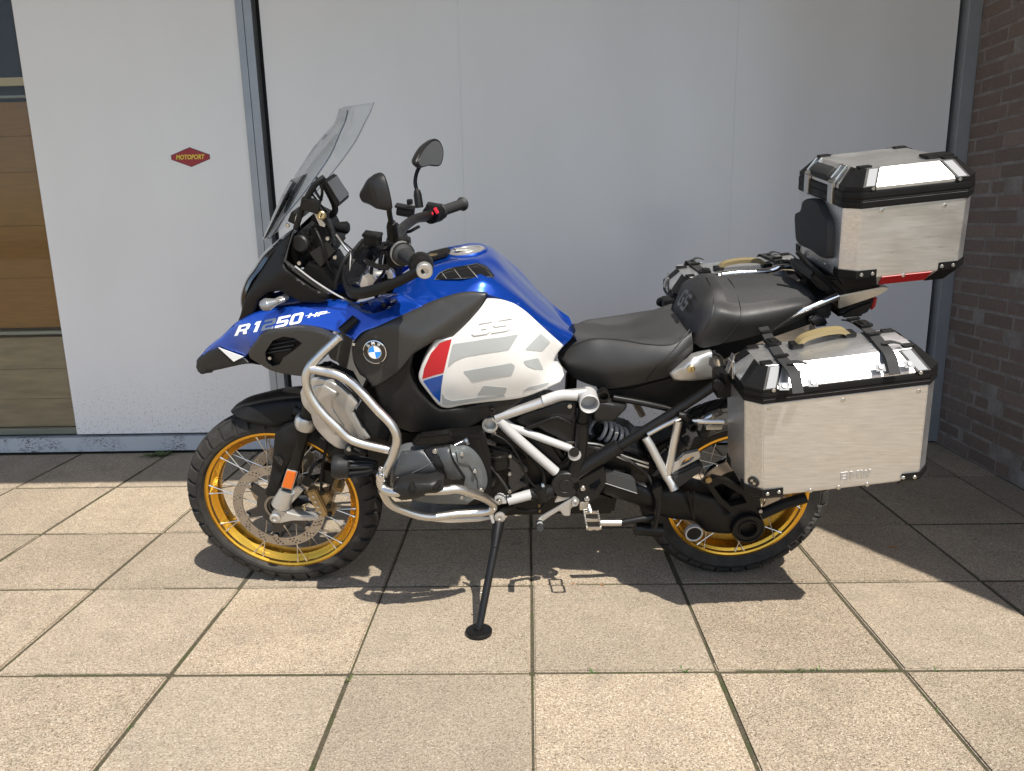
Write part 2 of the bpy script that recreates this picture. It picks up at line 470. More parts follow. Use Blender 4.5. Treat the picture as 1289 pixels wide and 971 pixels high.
def relief(name, outline, ctrl, thick, m, parent, corners='all', edge=0.004, step=0.012, surf=None, lift=0.0, mirror=False, smooth=50, holes=()):
    """panel with real depth: outline + inner control points (all local points), front face a smooth height field"""
    ol = closed(outline, corners)
    S = surf or TPS(list(outline) + list(ctrl))
    fine = []
    for a, b in zip(ol, ol[1:] + ol[:1]):
        k = max(1, int((b - a).length / (step * 1.2)))
        fine += [a.lerp(b, t / k) for t in range(k)]
    P2 = [(p.x, p.z) for p in fine]; A = np.array(P2)
    B = np.roll(A, -1, 0)
    def dist(q):
        q = np.atleast_2d(q)[:, None]; ab = B - A
        t = np.clip(((q - A) * ab).sum(2) / np.maximum((ab * ab).sum(1), 1e-12), 0, 1)
        return np.linalg.norm(q - (A + t[..., None] * ab), axis=2).min(1)
    x0, z0 = A.min(0); x1, z1 = A.max(0)
    g = []
    ny = int((z1 - z0) / step) + 2; nx = int((x1 - x0) / step) + 2
    for j in range(ny):
        for i in range(nx):
            x = x0 + (i + 0.5 * (j & 1)) * step; z = z0 + j * step
            if inside(P2, x, z): g.append((x, z))
    if g:
        dd = dist(np.array(g)); g = [p for p, d in zip(g, dd) if d > step * 0.45]
    # inner rings for the rounded edge
    if edge:
        for off in (edge * 0.3, edge):
            for i in range(len(P2)):
                a = A[i - 1]; c = A[(i + 1) % len(P2)]; t = c - a; t = t / (np.linalg.norm(t) + 1e-9)
                for sgn in (1, -1):
                    q = A[i] + sgn * off * np.array((-t[1], t[0]))
                    if inside(P2, q[0], q[1]) and abs(dist(q)[0] - off) < off * 0.15: g.append(tuple(q))
    pts = [Vector(p) for p in P2] + [Vector(p) for p in g]
    loops = [list(range(len(P2)))]
    for h in holes:
        n0 = len(pts); hp = closed(h, 'all'); pts += [Vector((p.x, p.z)) for p in hp]; loops.append([n0 + i for i in range(len(hp))])
    V, E_, F_, _, _, _ = delaunay_2d_cdt(pts, [], loops, 0, 1e-6)
    F_ = even_odd(V, F_, [[tuple(pts[i]) for i in lp] for lp in loops])
    used = sorted({i for q in F_ for i in q}); remap = {a: i for i, a in enumerate(used)}
    V = [V[i] for i in used]; F_ = [[remap[i] for i in q] for q in F_]
    xy = np.array([tuple(p) for p in V])
    w = S(xy) + lift
    if edge:
        d = np.minimum(dist(xy), edge); w = w - (edge - np.sqrt(np.maximum(edge ** 2 - (edge - d) ** 2, 0)))
    n = len(V)
    v = [Vector((p[0], -q, p[1])) for p, q in zip(xy, w)]
    wb = S(xy) + lift - thick
    v += [Vector((p[0], -q, p[1])) for p, q in zip(xy, wb)]
    f = [list(q) for q in F_] + [[i + n for i in q][::-1] for q in F_]
    cnt = {}
    for q in F_:
        for a, b in zip(q, list(q[1:]) + [q[0]]): cnt[(a, b)] = cnt.get((a, b), 0) + 1
    for (a, b) in cnt:
        if (b, a) not in cnt: f.append([b, a, a + n, b + n])
    o = build(name, v, f, m, parent, smooth, fix=True)
    if mirror:
        build(name, [Vector((p.x, -p.y, p.z)) for p in v], [q[::-1] for q in f], m, parent, smooth, fix=True)
    o['_s'] = 0; del o['_s']
    return o, S
def even_odd(V, F_, loops):
    """keep the triangles that lie inside an odd number of loops"""
    cen = np.array([[sum(V[i][k] for i in q) / len(q) for k in (0, 1)] for q in F_]); cnt = np.zeros(len(cen), int)
    for lp in loops:
        P = np.array(lp); Q = np.roll(P, -1, 0); x, y = cen[:, :1], cen[:, 1:]
        dy = np.where(np.abs(Q[:, 1] - P[:, 1]) < 1e-12, 1e-12, Q[:, 1] - P[:, 1])
        cr = ((P[:, 1] > y) != (Q[:, 1] > y)) & (x < (Q[:, 0] - P[:, 0]) * (y - P[:, 1]) / dy + P[:, 0])
        cnt += cr.sum(1) % 2
    return [q for q, c in zip(F_, cnt) if c % 2]
def plate(name, loops, w0, w1, m, parent, mirror=False):
    """flat plate in the bike's side plane with holes: loops of (x, z), first is the outline"""
    pts, L_ = [], []
    for lp in loops:
        L_.append(list(range(len(pts), len(pts) + len(lp)))); pts += [Vector((p[0], p[1])) for p in lp]
    V, E_, F_, _, _, _ = delaunay_2d_cdt(pts, [], L_, 1, 1e-7)
    F_ = even_odd(V, F_, loops)
    n = len(V)
    v = [Vector((p[0], -w1, p[1])) for p in V] + [Vector((p[0], -w0, p[1])) for p in V]
    f = [list(q) for q in F_] + [[i + n for i in q][::-1] for q in F_]
    cnt = set()
    for q in F_:
        for a, b in zip(q, list(q[1:]) + [q[0]]): cnt.add((a, b))
    for (a, b) in cnt:
        if (b, a) not in cnt: f.append([b, a, a + n, b + n])
    return v, f
def circle(cx, cz, r, n=24, a0=0.0): return [(cx + r * math.cos(a0 + 2 * PI * k / n), cz + r * math.sin(a0 + 2 * PI * k / n)) for k in range(n)]
_tc = {}
def text_shape(txt, bold=0.0, shear=0.0, spacing=1.0):
    """lettering as 2D triangles scaled to the unit square"""
    key = (txt, bold, shear, spacing)
    if key in _tc: return _tc[key]
    c = bpy.data.curves.new('letters', 'FONT'); c.body = txt; c.offset = bold; c.shear = shear; c.space_character = spacing
    c.resolution_u = 4
    o = bpy.data.objects.new('letters', c); COL.objects.link(o)
    dg = bpy.context.evaluated_depsgraph_get(); me = bpy.data.meshes.new_from_object(o.evaluated_get(dg))
    v = np.array([tuple(q.co)[:2] for q in me.vertices]); f = [list(p.vertices) for p in me.polygons]
    bpy.data.objects.remove(o); bpy.data.curves.remove(c); bpy.data.meshes.remove(me)
    v = (v - v.min(0)) / (v.max(0) - v.min(0))
    _tc[key] = (v, f)
    return v, f
def letters(name, txt, fn, m, parent, bold=0.0, shear=0.0, thick=0.0008, nrm=(0, -1, 0), spacing=1.0):
    """fn maps unit-square (s,t) to a local point on the surface; letters stand proud along nrm"""
    v, f = text_shape(txt, bold, shear, spacing); N = Vector(nrm)
    P = [Vector(fn(*q)) for q in v]
    n = len(P); vv = [p + N * thick for p in P] + [p - N * 0.0003 for p in P]
    ff = [list(q) for q in f]; cnt = set()
    for q in f:
        for a, b in zip(q, q[1:] + q[:1]): cnt.add((a, b))
    for a, b in list(cnt):
        if (b, a) not in cnt: ff.append([b, a, a + n, b + n])
    return build(name, vv, ff, m, parent, 0, fix=True)
def quad(a, b, c, d):
    """bilinear map, a=lower left b=lower right c=upper right d=upper left"""
    a, b, c, d = map(Vector, (a, b, c, d))
    return lambda s, t: (a * (1 - s) + b * s) * (1 - t) + (d * (1 - s) + c * s) * t

GLYPH = {
 'R': [[(0,0),(0,1),(.82,1),(1,.86),(1,.5),(.86,.38),(1,0),(.70,0),(.57,.34),(.28,.34),(.28,0)], [(.28,.54),(.28,.8),(.72,.8),(.72,.54)]],
 '1': [[(.3,0),(.3,.74),(0,.74),(.12,1),(.75,1),(.75,0)]],
 '2': [[(0,1),(0,.8),(.72,.8),(.72,.6),(.15,.6),(0,.48),(0,0),(1,0),(1,.2),(.28,.2),(.28,.4),(.85,.4),(1,.52),(1,.88),(.88,1)]],
 '5': [[(0,.4),(0,1),(1,1),(1,.8),(.28,.8),(.28,.6),(.85,.6),(1,.48),(1,.12),(.85,0),(0,0),(0,.2),(.72,.2),(.72,.4)]],
 '0': [[(.14,0),(0,.14),(0,.86),(.14,1),(.86,1),(1,.86),(1,.14),(.86,0)], [(.28,.2),(.72,.2),(.72,.8),(.28,.8)]],
 'H': [[(0,0),(0,1),(.26,1),(.26,.6),(.74,.6),(.74,1),(1,1),(1,0),(.74,0),(.74,.4),(.26,.4),(.26,0)]],
 'P': [[(0,0),(0,1),(.85,1),(1,.86),(1,.48),(.85,.34),(.28,.34),(.28,0)], [(.28,.54),(.28,.8),(.72,.8),(.72,.54)]],
 'B': [[(0,0),(0,1),(.85,1),(1,.88),(1,.6),(.92,.5),(1,.4),(1,.12),(.85,0)], [(.26,.58),(.26,.8),(.72,.8),(.72,.58)], [(.26,.2),(.26,.42),(.72,.42),(.72,.2)]],
 'M': [[(0,0),(0,1),(.28,1),(.5,.55),(.72,1),(1,1),(1,0),(.77,0),(.77,.62),(.57,.22),(.43,.22),(.23,.62),(.23,0)]],
 'W': [[(0,1),(.16,0),(.40,0),(.5,.5),(.60,0),(.84,0),(1,1),(.80,1),(.71,.38),(.60,.92),(.40,.92),(.29,.38),(.20,1)]],
 'G': [[(1,1),(.15,1),(0,.85),(0,.15),(.15,0),(.86,0),(1,.14),(1,.56),(.48,.56),(.48,.38),(.74,.38),(.74,.2),(.26,.2),(.26,.8),(1,.8)]],
 'S': [[(1,1),(.15,1),(0,.88),(0,.52),(.15,.4),(.74,.4),(.74,.2),(0,.2),(0,0),(.85,0),(1,.12),(1,.48),(.85,.6),(.26,.6),(.26,.8),(1,.8)]],
}
def run_letters(txt, widths, gap, fn, mats_, parent, thick=.0006, nrm=(0, -1, 0), name='lettering', sub_=3):
    """squared block lettering; each character its own part"""
    tot = sum(widths) + gap * (len(txt) - 1); x = 0.0
    for ch, wd, m in zip(txt, widths, mats_):
        if ch != ' ':
            P, L_ = [], []
            for lp in GLYPH[ch]:
                q = []
                for a, b in zip(lp, lp[1:] + lp[:1]): q += [(a[0] + (b[0] - a[0]) * t / sub_, a[1] + (b[1] - a[1]) * t / sub_) for t in range(sub_)]
                L_.append(q)
            pts_ = [Vector(q) for lp in L_ for q in lp]; idx, n0 = [], 0
            for lp in L_: idx.append(list(range(n0, n0 + len(lp)))); n0 += len(lp)
            V, E_, F_, _, _, _ = delaunay_2d_cdt(pts_, [], idx, 0, 1e-6); F_ = [list(q) for q in even_odd(V, F_, L_)]
            N = Vector(nrm); W3 = [Vector(fn((x + v.x * wd) / tot, v.y)) for v in V]; n = len(W3)
            vv = [p + N * thick for p in W3] + [p - N * .0004 for p in W3]; ff = list(F_); cnt = {(a, b) for q in F_ for a, b in zip(q, q[1:] + q[:1])}
            ff += [[b, a, a + n, b + n] for a, b in cnt if (b, a) not in cnt]
            build(name, vv, ff, m, parent, 0, fix=True)
        x += wd + gap

# ================================================================== the setting
def node_mat(name):
    m = bpy.data.materials.new(name); m.use_nodes = True; MATS[name] = m
    nt = m.node_tree; b = nt.nodes['Principled BSDF']
    class H: pass
    h = H(); h.nt, h.b = nt, b
    h.tc = nt.nodes.new('ShaderNodeTexCoord')
    def noise(scale, det=4, rg=.6, vec=None, stretch=None):
        v = vec or h.tc.outputs['Object']
        if stretch:
            mp = nt.nodes.new('ShaderNodeMapping'); mp.inputs['Scale'].default_value = stretch
            nt.links.new(v, mp.inputs['Vector']); v = mp.outputs[0]
        n = nt.nodes.new('ShaderNodeTexNoise'); n.inputs['Scale'].default_value = scale; n.inputs['Detail'].default_value = det; n.inputs['Roughness'].default_value = rg
        nt.links.new(v, n.inputs['Vector']); return n.outputs['Fac']
    def vor(scale, vec=None, feat='F1', out='Distance'):
        n = nt.nodes.new('ShaderNodeTexVoronoi'); n.feature = feat; n.inputs['Scale'].default_value = scale
        nt.links.new(vec or h.tc.outputs['Object'], n.inputs['Vector']); return n.outputs[out]
    def rng(s, a, c, d=0., e=1.):
        r = nt.nodes.new('ShaderNodeMapRange')
        for k, q in zip(('From Min', 'From Max', 'To Min', 'To Max'), (a, c, d, e)): r.inputs[k].default_value = q
        nt.links.new(s, r.inputs['Value']); return r.outputs[0]
    def mix(fac, a, c, mode='MIX'):
        x = nt.nodes.new('ShaderNodeMix'); x.data_type = 'RGBA'; x.blend_type = mode
        for i, q in ((0, fac), (6, a), (7, c)):
            if isinstance(q, (tuple, list)): x.inputs[i].default_value = (*q, 1)
            elif isinstance(q, (int, float)): x.inputs[i].default_value = q
            else: nt.links.new(q, x.inputs[i])
        return x.outputs[2]
    def bump(hgt, st, dist, prev=None):
        n = nt.nodes.new('ShaderNodeBump'); n.inputs['Strength'].default_value = st; n.inputs['Distance'].default_value = dist
        nt.links.new(hgt, n.inputs['Height'])
        if prev is not None: nt.links.new(prev, n.inputs['Normal'])
        return n.outputs[0]
    def ramp(s, stops):
        r = nt.nodes.new('ShaderNodeValToRGB'); e = r.color_ramp.elements
        e[0].position, e[0].color = stops[0][0], (*stops[0][1], 1); e[1].position, e[1].color = stops[1][0], (*stops[1][1], 1)
        for p, c in stops[2:]: q = e.new(p); q.color = (*c, 1)
        nt.links.new(s, r.inputs[0]); return r.outputs[0]
    h.noise, h.vor, h.rng, h.mix, h.bump, h.ramp = noise, vor, rng, mix, bump, ramp
    h.geo = nt.nodes.new('ShaderNodeNewGeometry'); h.info = nt.nodes.new('ShaderNodeObjectInfo')
    h.set = lambda k, s: nt.links.new(s, b.inputs[k])
    return h

# --- washed-concrete paving slab
h = node_mat('slab')
P = h.geo.outputs['Position']
cell = h.vor(360, P, out='Color')
sep = h.nt.nodes.new('ShaderNodeSeparateColor'); h.nt.links.new(cell, sep.inputs[0])
grain = h.ramp(sep.outputs[0], [(0.0, (0.13, 0.10, 0.068)), (1.0, (0.58, 0.51, 0.41)), (0.2, (0.29, 0.228, 0.160)), (0.6, (0.39, 0.315, 0.224)), (0.9, (0.44, 0.365, 0.272))])
patch = h.rng(h.noise(3.1, 7, .68, P), .3, .7, .82, 1.12)
fine = h.rng(h.noise(120, 3, .6, P), .3, .7, .85, 1.15)
vm = h.nt.nodes.new('ShaderNodeMath'); vm.operation = 'MULTIPLY'; h.nt.links.new(patch, vm.inputs[0]); h.nt.links.new(fine, vm.inputs[1])
vm2 = h.nt.nodes.new('ShaderNodeMath'); vm2.operation = 'MULTIPLY'; h.nt.links.new(vm.outputs[0], vm2.inputs[0])
h.nt.links.new(h.rng(h.info.outputs['Random'], 0, 1, .80, 1.08), vm2.inputs[1])
cmb = h.nt.nodes.new('ShaderNodeCombineColor')
for i in range(3): h.nt.links.new(vm2.outputs[0], cmb.inputs[i])
c = h.mix(1.0, grain, cmb.outputs[0], 'MULTIPLY')
dirt = h.rng(h.noise(8, 9, .75, P), .54, .76, 0, .6)
c = h.mix(dirt, c, (0.15, 0.135, 0.11))
spots = h.rng(h.vor(16, P), .0, .045, .75, 0)
pick = h.rng(h.noise(5, 2, .5, P), .56, .6, 0, 1)
sm = h.nt.nodes.new('ShaderNodeMath'); sm.operation = 'MULTIPLY'; h.nt.links.new(spots, sm.inputs[0]); h.nt.links.new(pick, sm.inputs[1])
c = h.mix(sm.outputs[0], c, (0.12, 0.10, 0.075))
fr_ = h.nt.nodes.new('ShaderNodeMath'); fr_.operation = 'MULTIPLY'; fr_.inputs[1].default_value = 7.3; h.nt.links.new(h.info.outputs['Random'], fr_.inputs[0])
fr2 = h.nt.nodes.new('ShaderNodeMath'); fr2.operation = 'FRACT'; h.nt.links.new(fr_.outputs[0], fr2.inputs[0])
c = h.mix(h.rng(fr2.outputs[0], .55, 1.0, 0, .3), c, (0.235, 0.205, 0.165))
h.set('Base Color', c); h.b.inputs['Roughness'].default_value = .85; h.b.inputs['Specular IOR Level'].default_value = .3
h.set('Normal', h.bump(h.noise(170, 3, .7, P), .9, .004, h.bump(sep.outputs[1], .5, .002)))

# --- soil and moss in the joints
h = node_mat('joint_soil')
P = h.geo.outputs['Position']
moss = h.rng(h.noise(6, 6, .7, P), .46, .62, 0, 1)
c = h.mix(h.rng(h.noise(160, 3, .6, P), .3, .7), (0.04, 0.032, 0.02), (0.12, 0.097, 0.06))
c = h.mix(moss, c, h.mix(h.rng(h.noise(220, 2, .5, P), .3, .7), (0.022, 0.030, 0.008), (0.075, 0.085, 0.022)))
h.set('Base Color', c); h.b.inputs['Roughness'].default_value = .95
h.set('Normal', h.bump(h.noise(200, 4, .7, P), 1.0, .006))

ground_b = MB(); ground_b.box((0, 0, -0.2550), (400, 400, 0.5))
ground = ground_b.obj('ground', 'joint_soil', None, 0); tag(ground, kind='structure')
# slabs: measured joint lines
rows = [-6.5 + .5 * k for k in range(12)] + [-.5, 0.0, .5, .978, 1.53, 2.085]
rows = sorted(set(rows))
colsx = [-5.0 + .5 * k for k in range(15)] + [2.19]
rng_ = random.Random(3)
def slab_mesh(sx, sy):
    bm = bmesh.new(); bmesh.ops.create_cube(bm, size=1.0)
    for v in bm.verts: v.co = Vector((v.co.x * sx, v.co.y * sy, v.co.z * .05 - .025))
    bmesh.ops.bevel(bm, geom=[e for e in bm.edges if all(v.co.z > -.01 for v in e.verts) or abs(e.verts[0].co.z - e.verts[1].co.z) > .01], offset=.004, segments=2, affect='EDGES')
    me = bpy.data.meshes.new('paving_slab'); bm.to_mesh(me); bm.free()
    me.materials.append(MATS['slab']); return me
cache = {}
far = MB()
for y0_, y1_ in zip(rows, rows[1:]):
    for xa, xb in zip(colsx, colsx[1:]):
        sx, sy = xb - xa - .0085, y1_ - y0_ - .0105
        cx, cy = (xa + xb) / 2, (y0_ + y1_) / 2
        if y0_ >= -1.01 and xa > -4.1:
            k = (round(sx, 3), round(sy, 3))
            if k not in cache: cache[k] = slab_mesh(sx, sy)
            o = bpy.data.objects.new('paving_slab', cache[k]); COL.objects.link(o); o.parent = ground
            o.location = (cx + rng_.uniform(-.0015, .0015), cy + rng_.uniform(-.0015, .0015), rng_.uniform(-.002, .001))
            o.rotation_euler = (rng_.uniform(-.003, .003), rng_.uniform(-.003, .003), rng_.uniform(-.003, .003))
        else:
            far.box((cx, cy, -.025), (sx, sy, .05), bev=.003)
fo = far.obj('paving_slab_field', 'slab', ground, 0); fo['kind'] = 'stuff'
rest = MB()
rest.box((-53, -3, -.025), (96, 60, .046)); rest.box((54, -40, -.025), (100, 60, .046)); rest.box((-2, -68, -.025), (6, 122, .046))
ro = rest.obj('paving_margin', 'slab', ground); ro['kind'] = 'stuff'

# --- shop front
WALL = 2.10
h = node_mat('wall_panel')
P = h.geo.outputs['Position']
xyz = h.nt.nodes.new('ShaderNodeSeparateXYZ'); h.nt.links.new(P, xyz.inputs[0])
low = h.rng(xyz.outputs[2], .1, .5, .55, 0)
spk = h.rng(h.noise(110, 2, .5, P), .60, .66, 0, 1)
mm = h.nt.nodes.new('ShaderNodeMath'); mm.operation = 'MULTIPLY'; h.nt.links.new(low, mm.inputs[0]); h.nt.links.new(spk, mm.inputs[1])
c = h.mix(h.rng(h.noise(1.4, 5, .6, P, (1, 1, .35)), .35, .65), (0.71, 0.70, 0.68), (0.76, 0.75, 0.735))
st = h.rng(h.noise(3.0, 7, .7, P, (1, 1, 2.5)), .62, .8, 0, .18)
c = h.mix(st, c, (0.74, 0.76, 0.78))
c = h.mix(mm.outputs[0], c, (0.16, 0.14, 0.12))
h.set('Base Color', c); h.set('Roughness', h.rng(h.noise(2.2, 5, .6, P), .3, .7, .16, .27)); h.b.inputs['Specular IOR Level'].default_value = .5
h.set('Normal', h.bump(h.noise(2.5, 2, .5, P), .25, .004))
h = node_mat('sill_paint')
P = h.geo.outputs['Position']
c = h.mix(h.rng(h.noise(120, 4, .7, P, (.5, 1, 1)), .50, .58), (0.42, 0.44, 0.46), (0.07, 0.07, 0.07))
c = h.mix(h.rng(h.noise(6, 3, .5, P), .45, .6), (0.42, 0.44, 0.46), c)
h.set('Base Color', c); h.b.inputs['Roughness'].default_value = .6
mat('frame_alu', (0.30, 0.315, 0.33), 0.42, 0.4, var=.06, vscale=8)
mat('dark_gap', (0.015, 0.015, 0.016), 0.7, var=.2)
mat('dark_soffit', (0.12, 0.12, 0.125), 0.8, var=.12, vscale=5, bump=.4, bscale=60)
front = empty('shop_front', Matrix.Translation((0, WALL, 0)))
tag(front, 'grey panelled shop front with aluminium mullions and a window at its left end', 'shop front')
def fb(name, x0, x1, z0, z1, y0, y1, m, parent=front, bev=.0, smooth=40):
    b = MB(); b.box(((x0 + x1) / 2, (y0 + y1) / 2 - WALL, (z0 + z1) / 2), (x1 - x0, abs(y1 - y0), z1 - z0), bev=bev); return b.obj(name, m, parent, smooth)
fb('backing_wall', -2.526, 2.60, -.02, 3.40, WALL + .05, WALL + .25, 'dark_gap')
fb('wall_panel', -2.52, -1.405, .107, 3.35, WALL - .002, WALL + .045, 'wall_panel', bev=.0015)
px_ = [-1.293, -.318, 1.045, 2.102]
for a, b_ in zip(px_, px_[1:]):
    fb('wall_panel', a + .0002, b_ - .0002, .107, 3.35, WALL - .002, WALL + .045, 'wall_panel', bev=.0004)
fb('sill', -4.6, 2.185, .012, .094, WALL - .022, WALL + .05, 'sill_paint', bev=.002)
for a, b_ in ((-1.403, -1.366), (-1.364, -1.323)):
    fb('mullion', a, b_, .096, 3.36, WALL - .03, WALL + .04, 'frame_alu', bev=.003)
fb('end_frame', 2.122, 2.186, .012, 3.36, WALL - .05, WALL + .04, 'frame_alu', bev=.003)
fb('roof_overhang', -7.0, 4.0, 3.40, 3.62, WALL - 2.56, WALL + .6, 'dark_soffit')
# window at the left end
h = node_mat('wood')
P = h.geo.outputs['Position']
c = h.mix(h.rng(h.noise(6, 7, .65, P, (1, 1, 14)), .3, .7), (0.19, 0.083, 0.006), (0.27, 0.125, 0.011))
h.set('Base Color', c); h.b.inputs['Roughness'].default_value = .45
mat('window_rail', (0.24, 0.26, 0.23), 0.4, 0.2)
mat('reflection_board', (0.27, 0.215, 0.135), 0.5, var=.15, vscale=5, stretch=(1, 1, 6))  # tan colour painted in place of the paving's reflection in the glass
mat('dark_room', (0.02, 0.021, 0.022), 0.6, var=.2)
mat('tan_strip', (0.5, 0.41, 0.24), 0.6)
win = fb('window_glass', -4.5, -2.53, .10, 3.35, WALL + .005, WALL + .011, 'window_glass')
for z0, z1, d in ((1.880, 1.892, .0), (.668, .686, .0), (.105, .138, .0)):
    fb('window_rail', -4.5, -2.531, z0, z1, WALL + .016, WALL + .05, 'window_rail', bev=.003)
zz = [.70, .97, 1.245, 1.52, 1.70, 1.868]
for a, b_ in zip(zz, zz[1:]):
    fb('wood_board', -4.5, -2.528, a + .0008, b_ - .0008, WALL + .06, WALL + .09, 'wood', bev=.0008)
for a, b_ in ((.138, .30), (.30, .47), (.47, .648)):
    fb('reflection_board', -4.5, -2.528, a + .0008, b_ - .0008, WALL + .06, WALL + .09, 'reflection_board', bev=.0008)
fb('back_board', -4.6, -2.528, .0, 3.38, WALL + .1, WALL + .13, 'dark_room')
fb('shelf_strip', -4.5, -2.529, 1.945, 1.985, WALL + .06, WALL + .075, 'tan_strip')
fb('window_post', -4.62, -4.5, .0, 3.38, WALL - .02, WALL + .1, 'frame_alu')

# sticker on the panel
mat('sticker_red', (0.30, 0.008, 0.012), 0.4)
mat('sticker_dark', (0.12, 0.012, 0.02), 0.4)
mat('sticker_yellow', (0.70, 0.55, 0.04), 0.4)
stk = empty('wall_sticker', Matrix.Translation((-1.713, WALL - .0035, 1.520)))
tag(stk, 'small red hexagonal sticker with yellow MOTOPORT lettering on the grey wall panel', 'sticker')
def hexa(w_, h_, e): return [Vector((-w_, 0, .0485 - e)), Vector((0, 0, .0485 - h_)), Vector((w_, 0, .0485 - e)), Vector((w_, 0, .0485 + e)), Vector((0, 0, .0485 + h_)), Vector((-w_, 0, .0485 + e))]
b = MB(); b.prism(hexa(.1, .0485, .011), .0008, (0, 1, 0)); b.obj('border', 'sticker_dark', stk, 0)
b = MB(); b.prism([p + Vector((0, -.0006, 0)) for p in hexa(.096, .0445, .009)], .0005, (0, 1, 0)); b.obj('sticker_face', 'sticker_red', stk, 0)
letters('lettering', 'MOTOPORT', quad((-.075, -.0008, .037), (.072, -.0008, .037), (.075, -.0008, .061), (-.072, -.0008, .061)), 'sticker_yellow', stk, bold=.03, shear=.1, thick=.0003)

# --- brick wall on the right
h = node_mat('brick')
c = h.ramp(h.info.outputs['Random'], [(0, (0.17, 0.125, 0.105)), (1, (0.26, 0.19, 0.16)), (.5, (0.215, 0.155, 0.13)), (.8, (0.20, 0.16, 0.14))])
P = h.geo.outputs['Position']
c = h.mix(h.rng(h.noise(60, 5, .7, P), .35, .7), c, h.mix(.55, c, (0.11, 0.085, 0.075)))
c = h.mix(h.rng(h.noise(16, 7, .75, P), .58, .74, 0, .4), c, (0.40, 0.38, 0.36))
h.set('Base Color', c); h.b.inputs['Roughness'].default_value = .85
h.set('Normal', h.bump(h.noise(90, 4, .7, P), .9, .004))
h = node_mat('mortar')
P = h.geo.outputs['Position']
c = h.mix(h.rng(h.noise(12, 6, .7, P), .4, .65), (0.20, 0.178, 0.162), (0.31, 0.288, 0.27))
h.set('Base Color', c); h.b.inputs['Roughness'].default_value = .95
h.set('Normal', h.bump(h.noise(160, 4, .7, P), 1, .004))
BX, BEND = 2.19, -1.02
bw = empty('brick_wall', Matrix.Translation((BX, 0.5, 0)))
tag(bw, 'dark brown brick side wall in shade at the right edge', 'wall')
b = MB(); b.box((.111, (BEND + 2.12) / 2 - .5, 1.70), (.226, 2.12 - BEND - .02, 3.4)); b.obj('mortar_core', 'mortar', bw, 0)
COURSE, BL, BH, J = .0675, .208, .054, .0125
def brick_mesh(ln):
    q = MB(); q.box((0, 0, 0), (.06, ln, BH), bev=.003)
    o = q.obj('brick', 'brick', bw, 0); me = o.data; bpy.data.objects.remove(o); return me
bm_full, bm_half = brick_mesh(BL), brick_mesh(.098)
rest = MB(); rb = random.Random(11)
for r in range(50):
    z = .036 + r * COURSE
    if z > 3.37: break
    y = 2.10 - (.0 if r % 2 == 0 else .055)
    first = True; k = 0
    while y > BEND + .02:
        ln = BL if (k % 5 != 3 or r % 3) else .098
        if first and r % 2 == 0: ln = .098
        first = False; k += 1
        if y - ln < BEND: ln = y - BEND
        cy = y - ln / 2
        ctr = Vector((.026 + rb.uniform(-.0025, .0025), cy - .5, z + rb.uniform(-.002, .002)))
        if cy > 1.02 and z < 2.55 and ln in (BL, .098):
            o = bpy.data.objects.new('brick', bm_full if ln == BL else bm_half); COL.objects.link(o); o.parent = bw
            o.location = ctr; o.rotation_euler = (rb.uniform(-.006, .006), 0, rb.uniform(-.006, .006))
        else:
            rest.box(ctr, (.06, ln, BH), bev=.003)
        y -= ln + J
o = rest.obj('brick_courses', 'brick', bw, 0); o['kind'] = 'stuff'

# --- weeds in the joints, dead leaves
h = node_mat('weed_leaf')
c = h.mix(h.info.outputs['Random'], (0.05, 0.10, 0.018), (0.09, 0.13, 0.03)); h.set('Base Color', c); h.b.inputs['Roughness'].default_value = .6
def weed(px, py, n, hgt, spread, label, seed, flat=.5):
    g = Vector((px, py, -.006)); r = random.Random(seed); mb = MB()
    for i in range(n):
        a = r.uniform(0, 2 * PI); L_ = hgt * r.uniform(.5, 1.1); o_ = Vector((r.uniform(-spread, spread), r.uniform(-.004, .004), 0))
        d = Vector((math.cos(a) * flat, math.sin(a) * flat * .8, r.uniform(.25, 1))).normalized(); s_ = d.cross(Vector((0, 0, 1))).normalized() * (L_ * .09)
        p0 = o_; p1 = o_ + d * L_ * .55; p2 = o_ + d * L_ - Vector((0, 0, L_ * .18))
        mb.add([p0 - s_ * .5, p0 + s_ * .5, p1 + s_, p1 - s_, p2], [[0, 1, 2, 3], [3, 2, 4]])
    o = mb.obj('weed', 'weed_leaf', None, 0)
    o.location = g
    tag(o, label, 'weed', 'weeds in the paving joints'); return o
weed(-2.05, 2.02, 46, .075, .05, 'leafy green weed growing at the foot of the shop front', 1, 1.2)
weed(-.50, -.03, 8, .024, .008, 'tiny weed at a joint crossing below the front wheel', 2, 1)
weed(-1.0, -.22, 6, .02, .006, 'tiny weed in the joint nearest the lower left corner', 3, 1)
weed(.16, .0, 9, .018, .012, 'small weed in the joint just right of the side stand foot', 4, 1)
weed(.415, .004, 9, .022, .014, 'small weed in the joint below the rear wheel', 8, 1)
weed(.735, .004, 22, .022, .05, 'long strip of green weed in the joint below the left pannier', 5, 1)
weed(1.08, .003, 10, .02, .02, 'small weed tuft in the front joint, right of the long weed strip', 6, 1)
weed(1.0, -.165, 7, .02, .006, 'tiny weed in the slanting joint at the lower right', 7, 1)
mat('dead_leaf', (0.36, 0.12, 0.03), 0.7, var=.2)
def dead_leaf(x, y, s, rot, label):
    mb = MB(); P_ = [(-1, 0, .1), (-.4, .35, .3), (.4, .25, .2), (1, 0, .5), (.4, -.3, .35), (-.4, -.3, .15)]
    mb.prism([Vector((a * s, b_ * s * .5, c_ * s * .35 + .002)) for a, b_, c_ in P_], .0006, (0, 0, 1))
    o = mb.obj('dead_leaf', 'dead_leaf', None, 0); o.location = (x, y, .001); o.rotation_euler.z = rot
    tag(o, label, 'leaf', 'dead leaves on the paving')
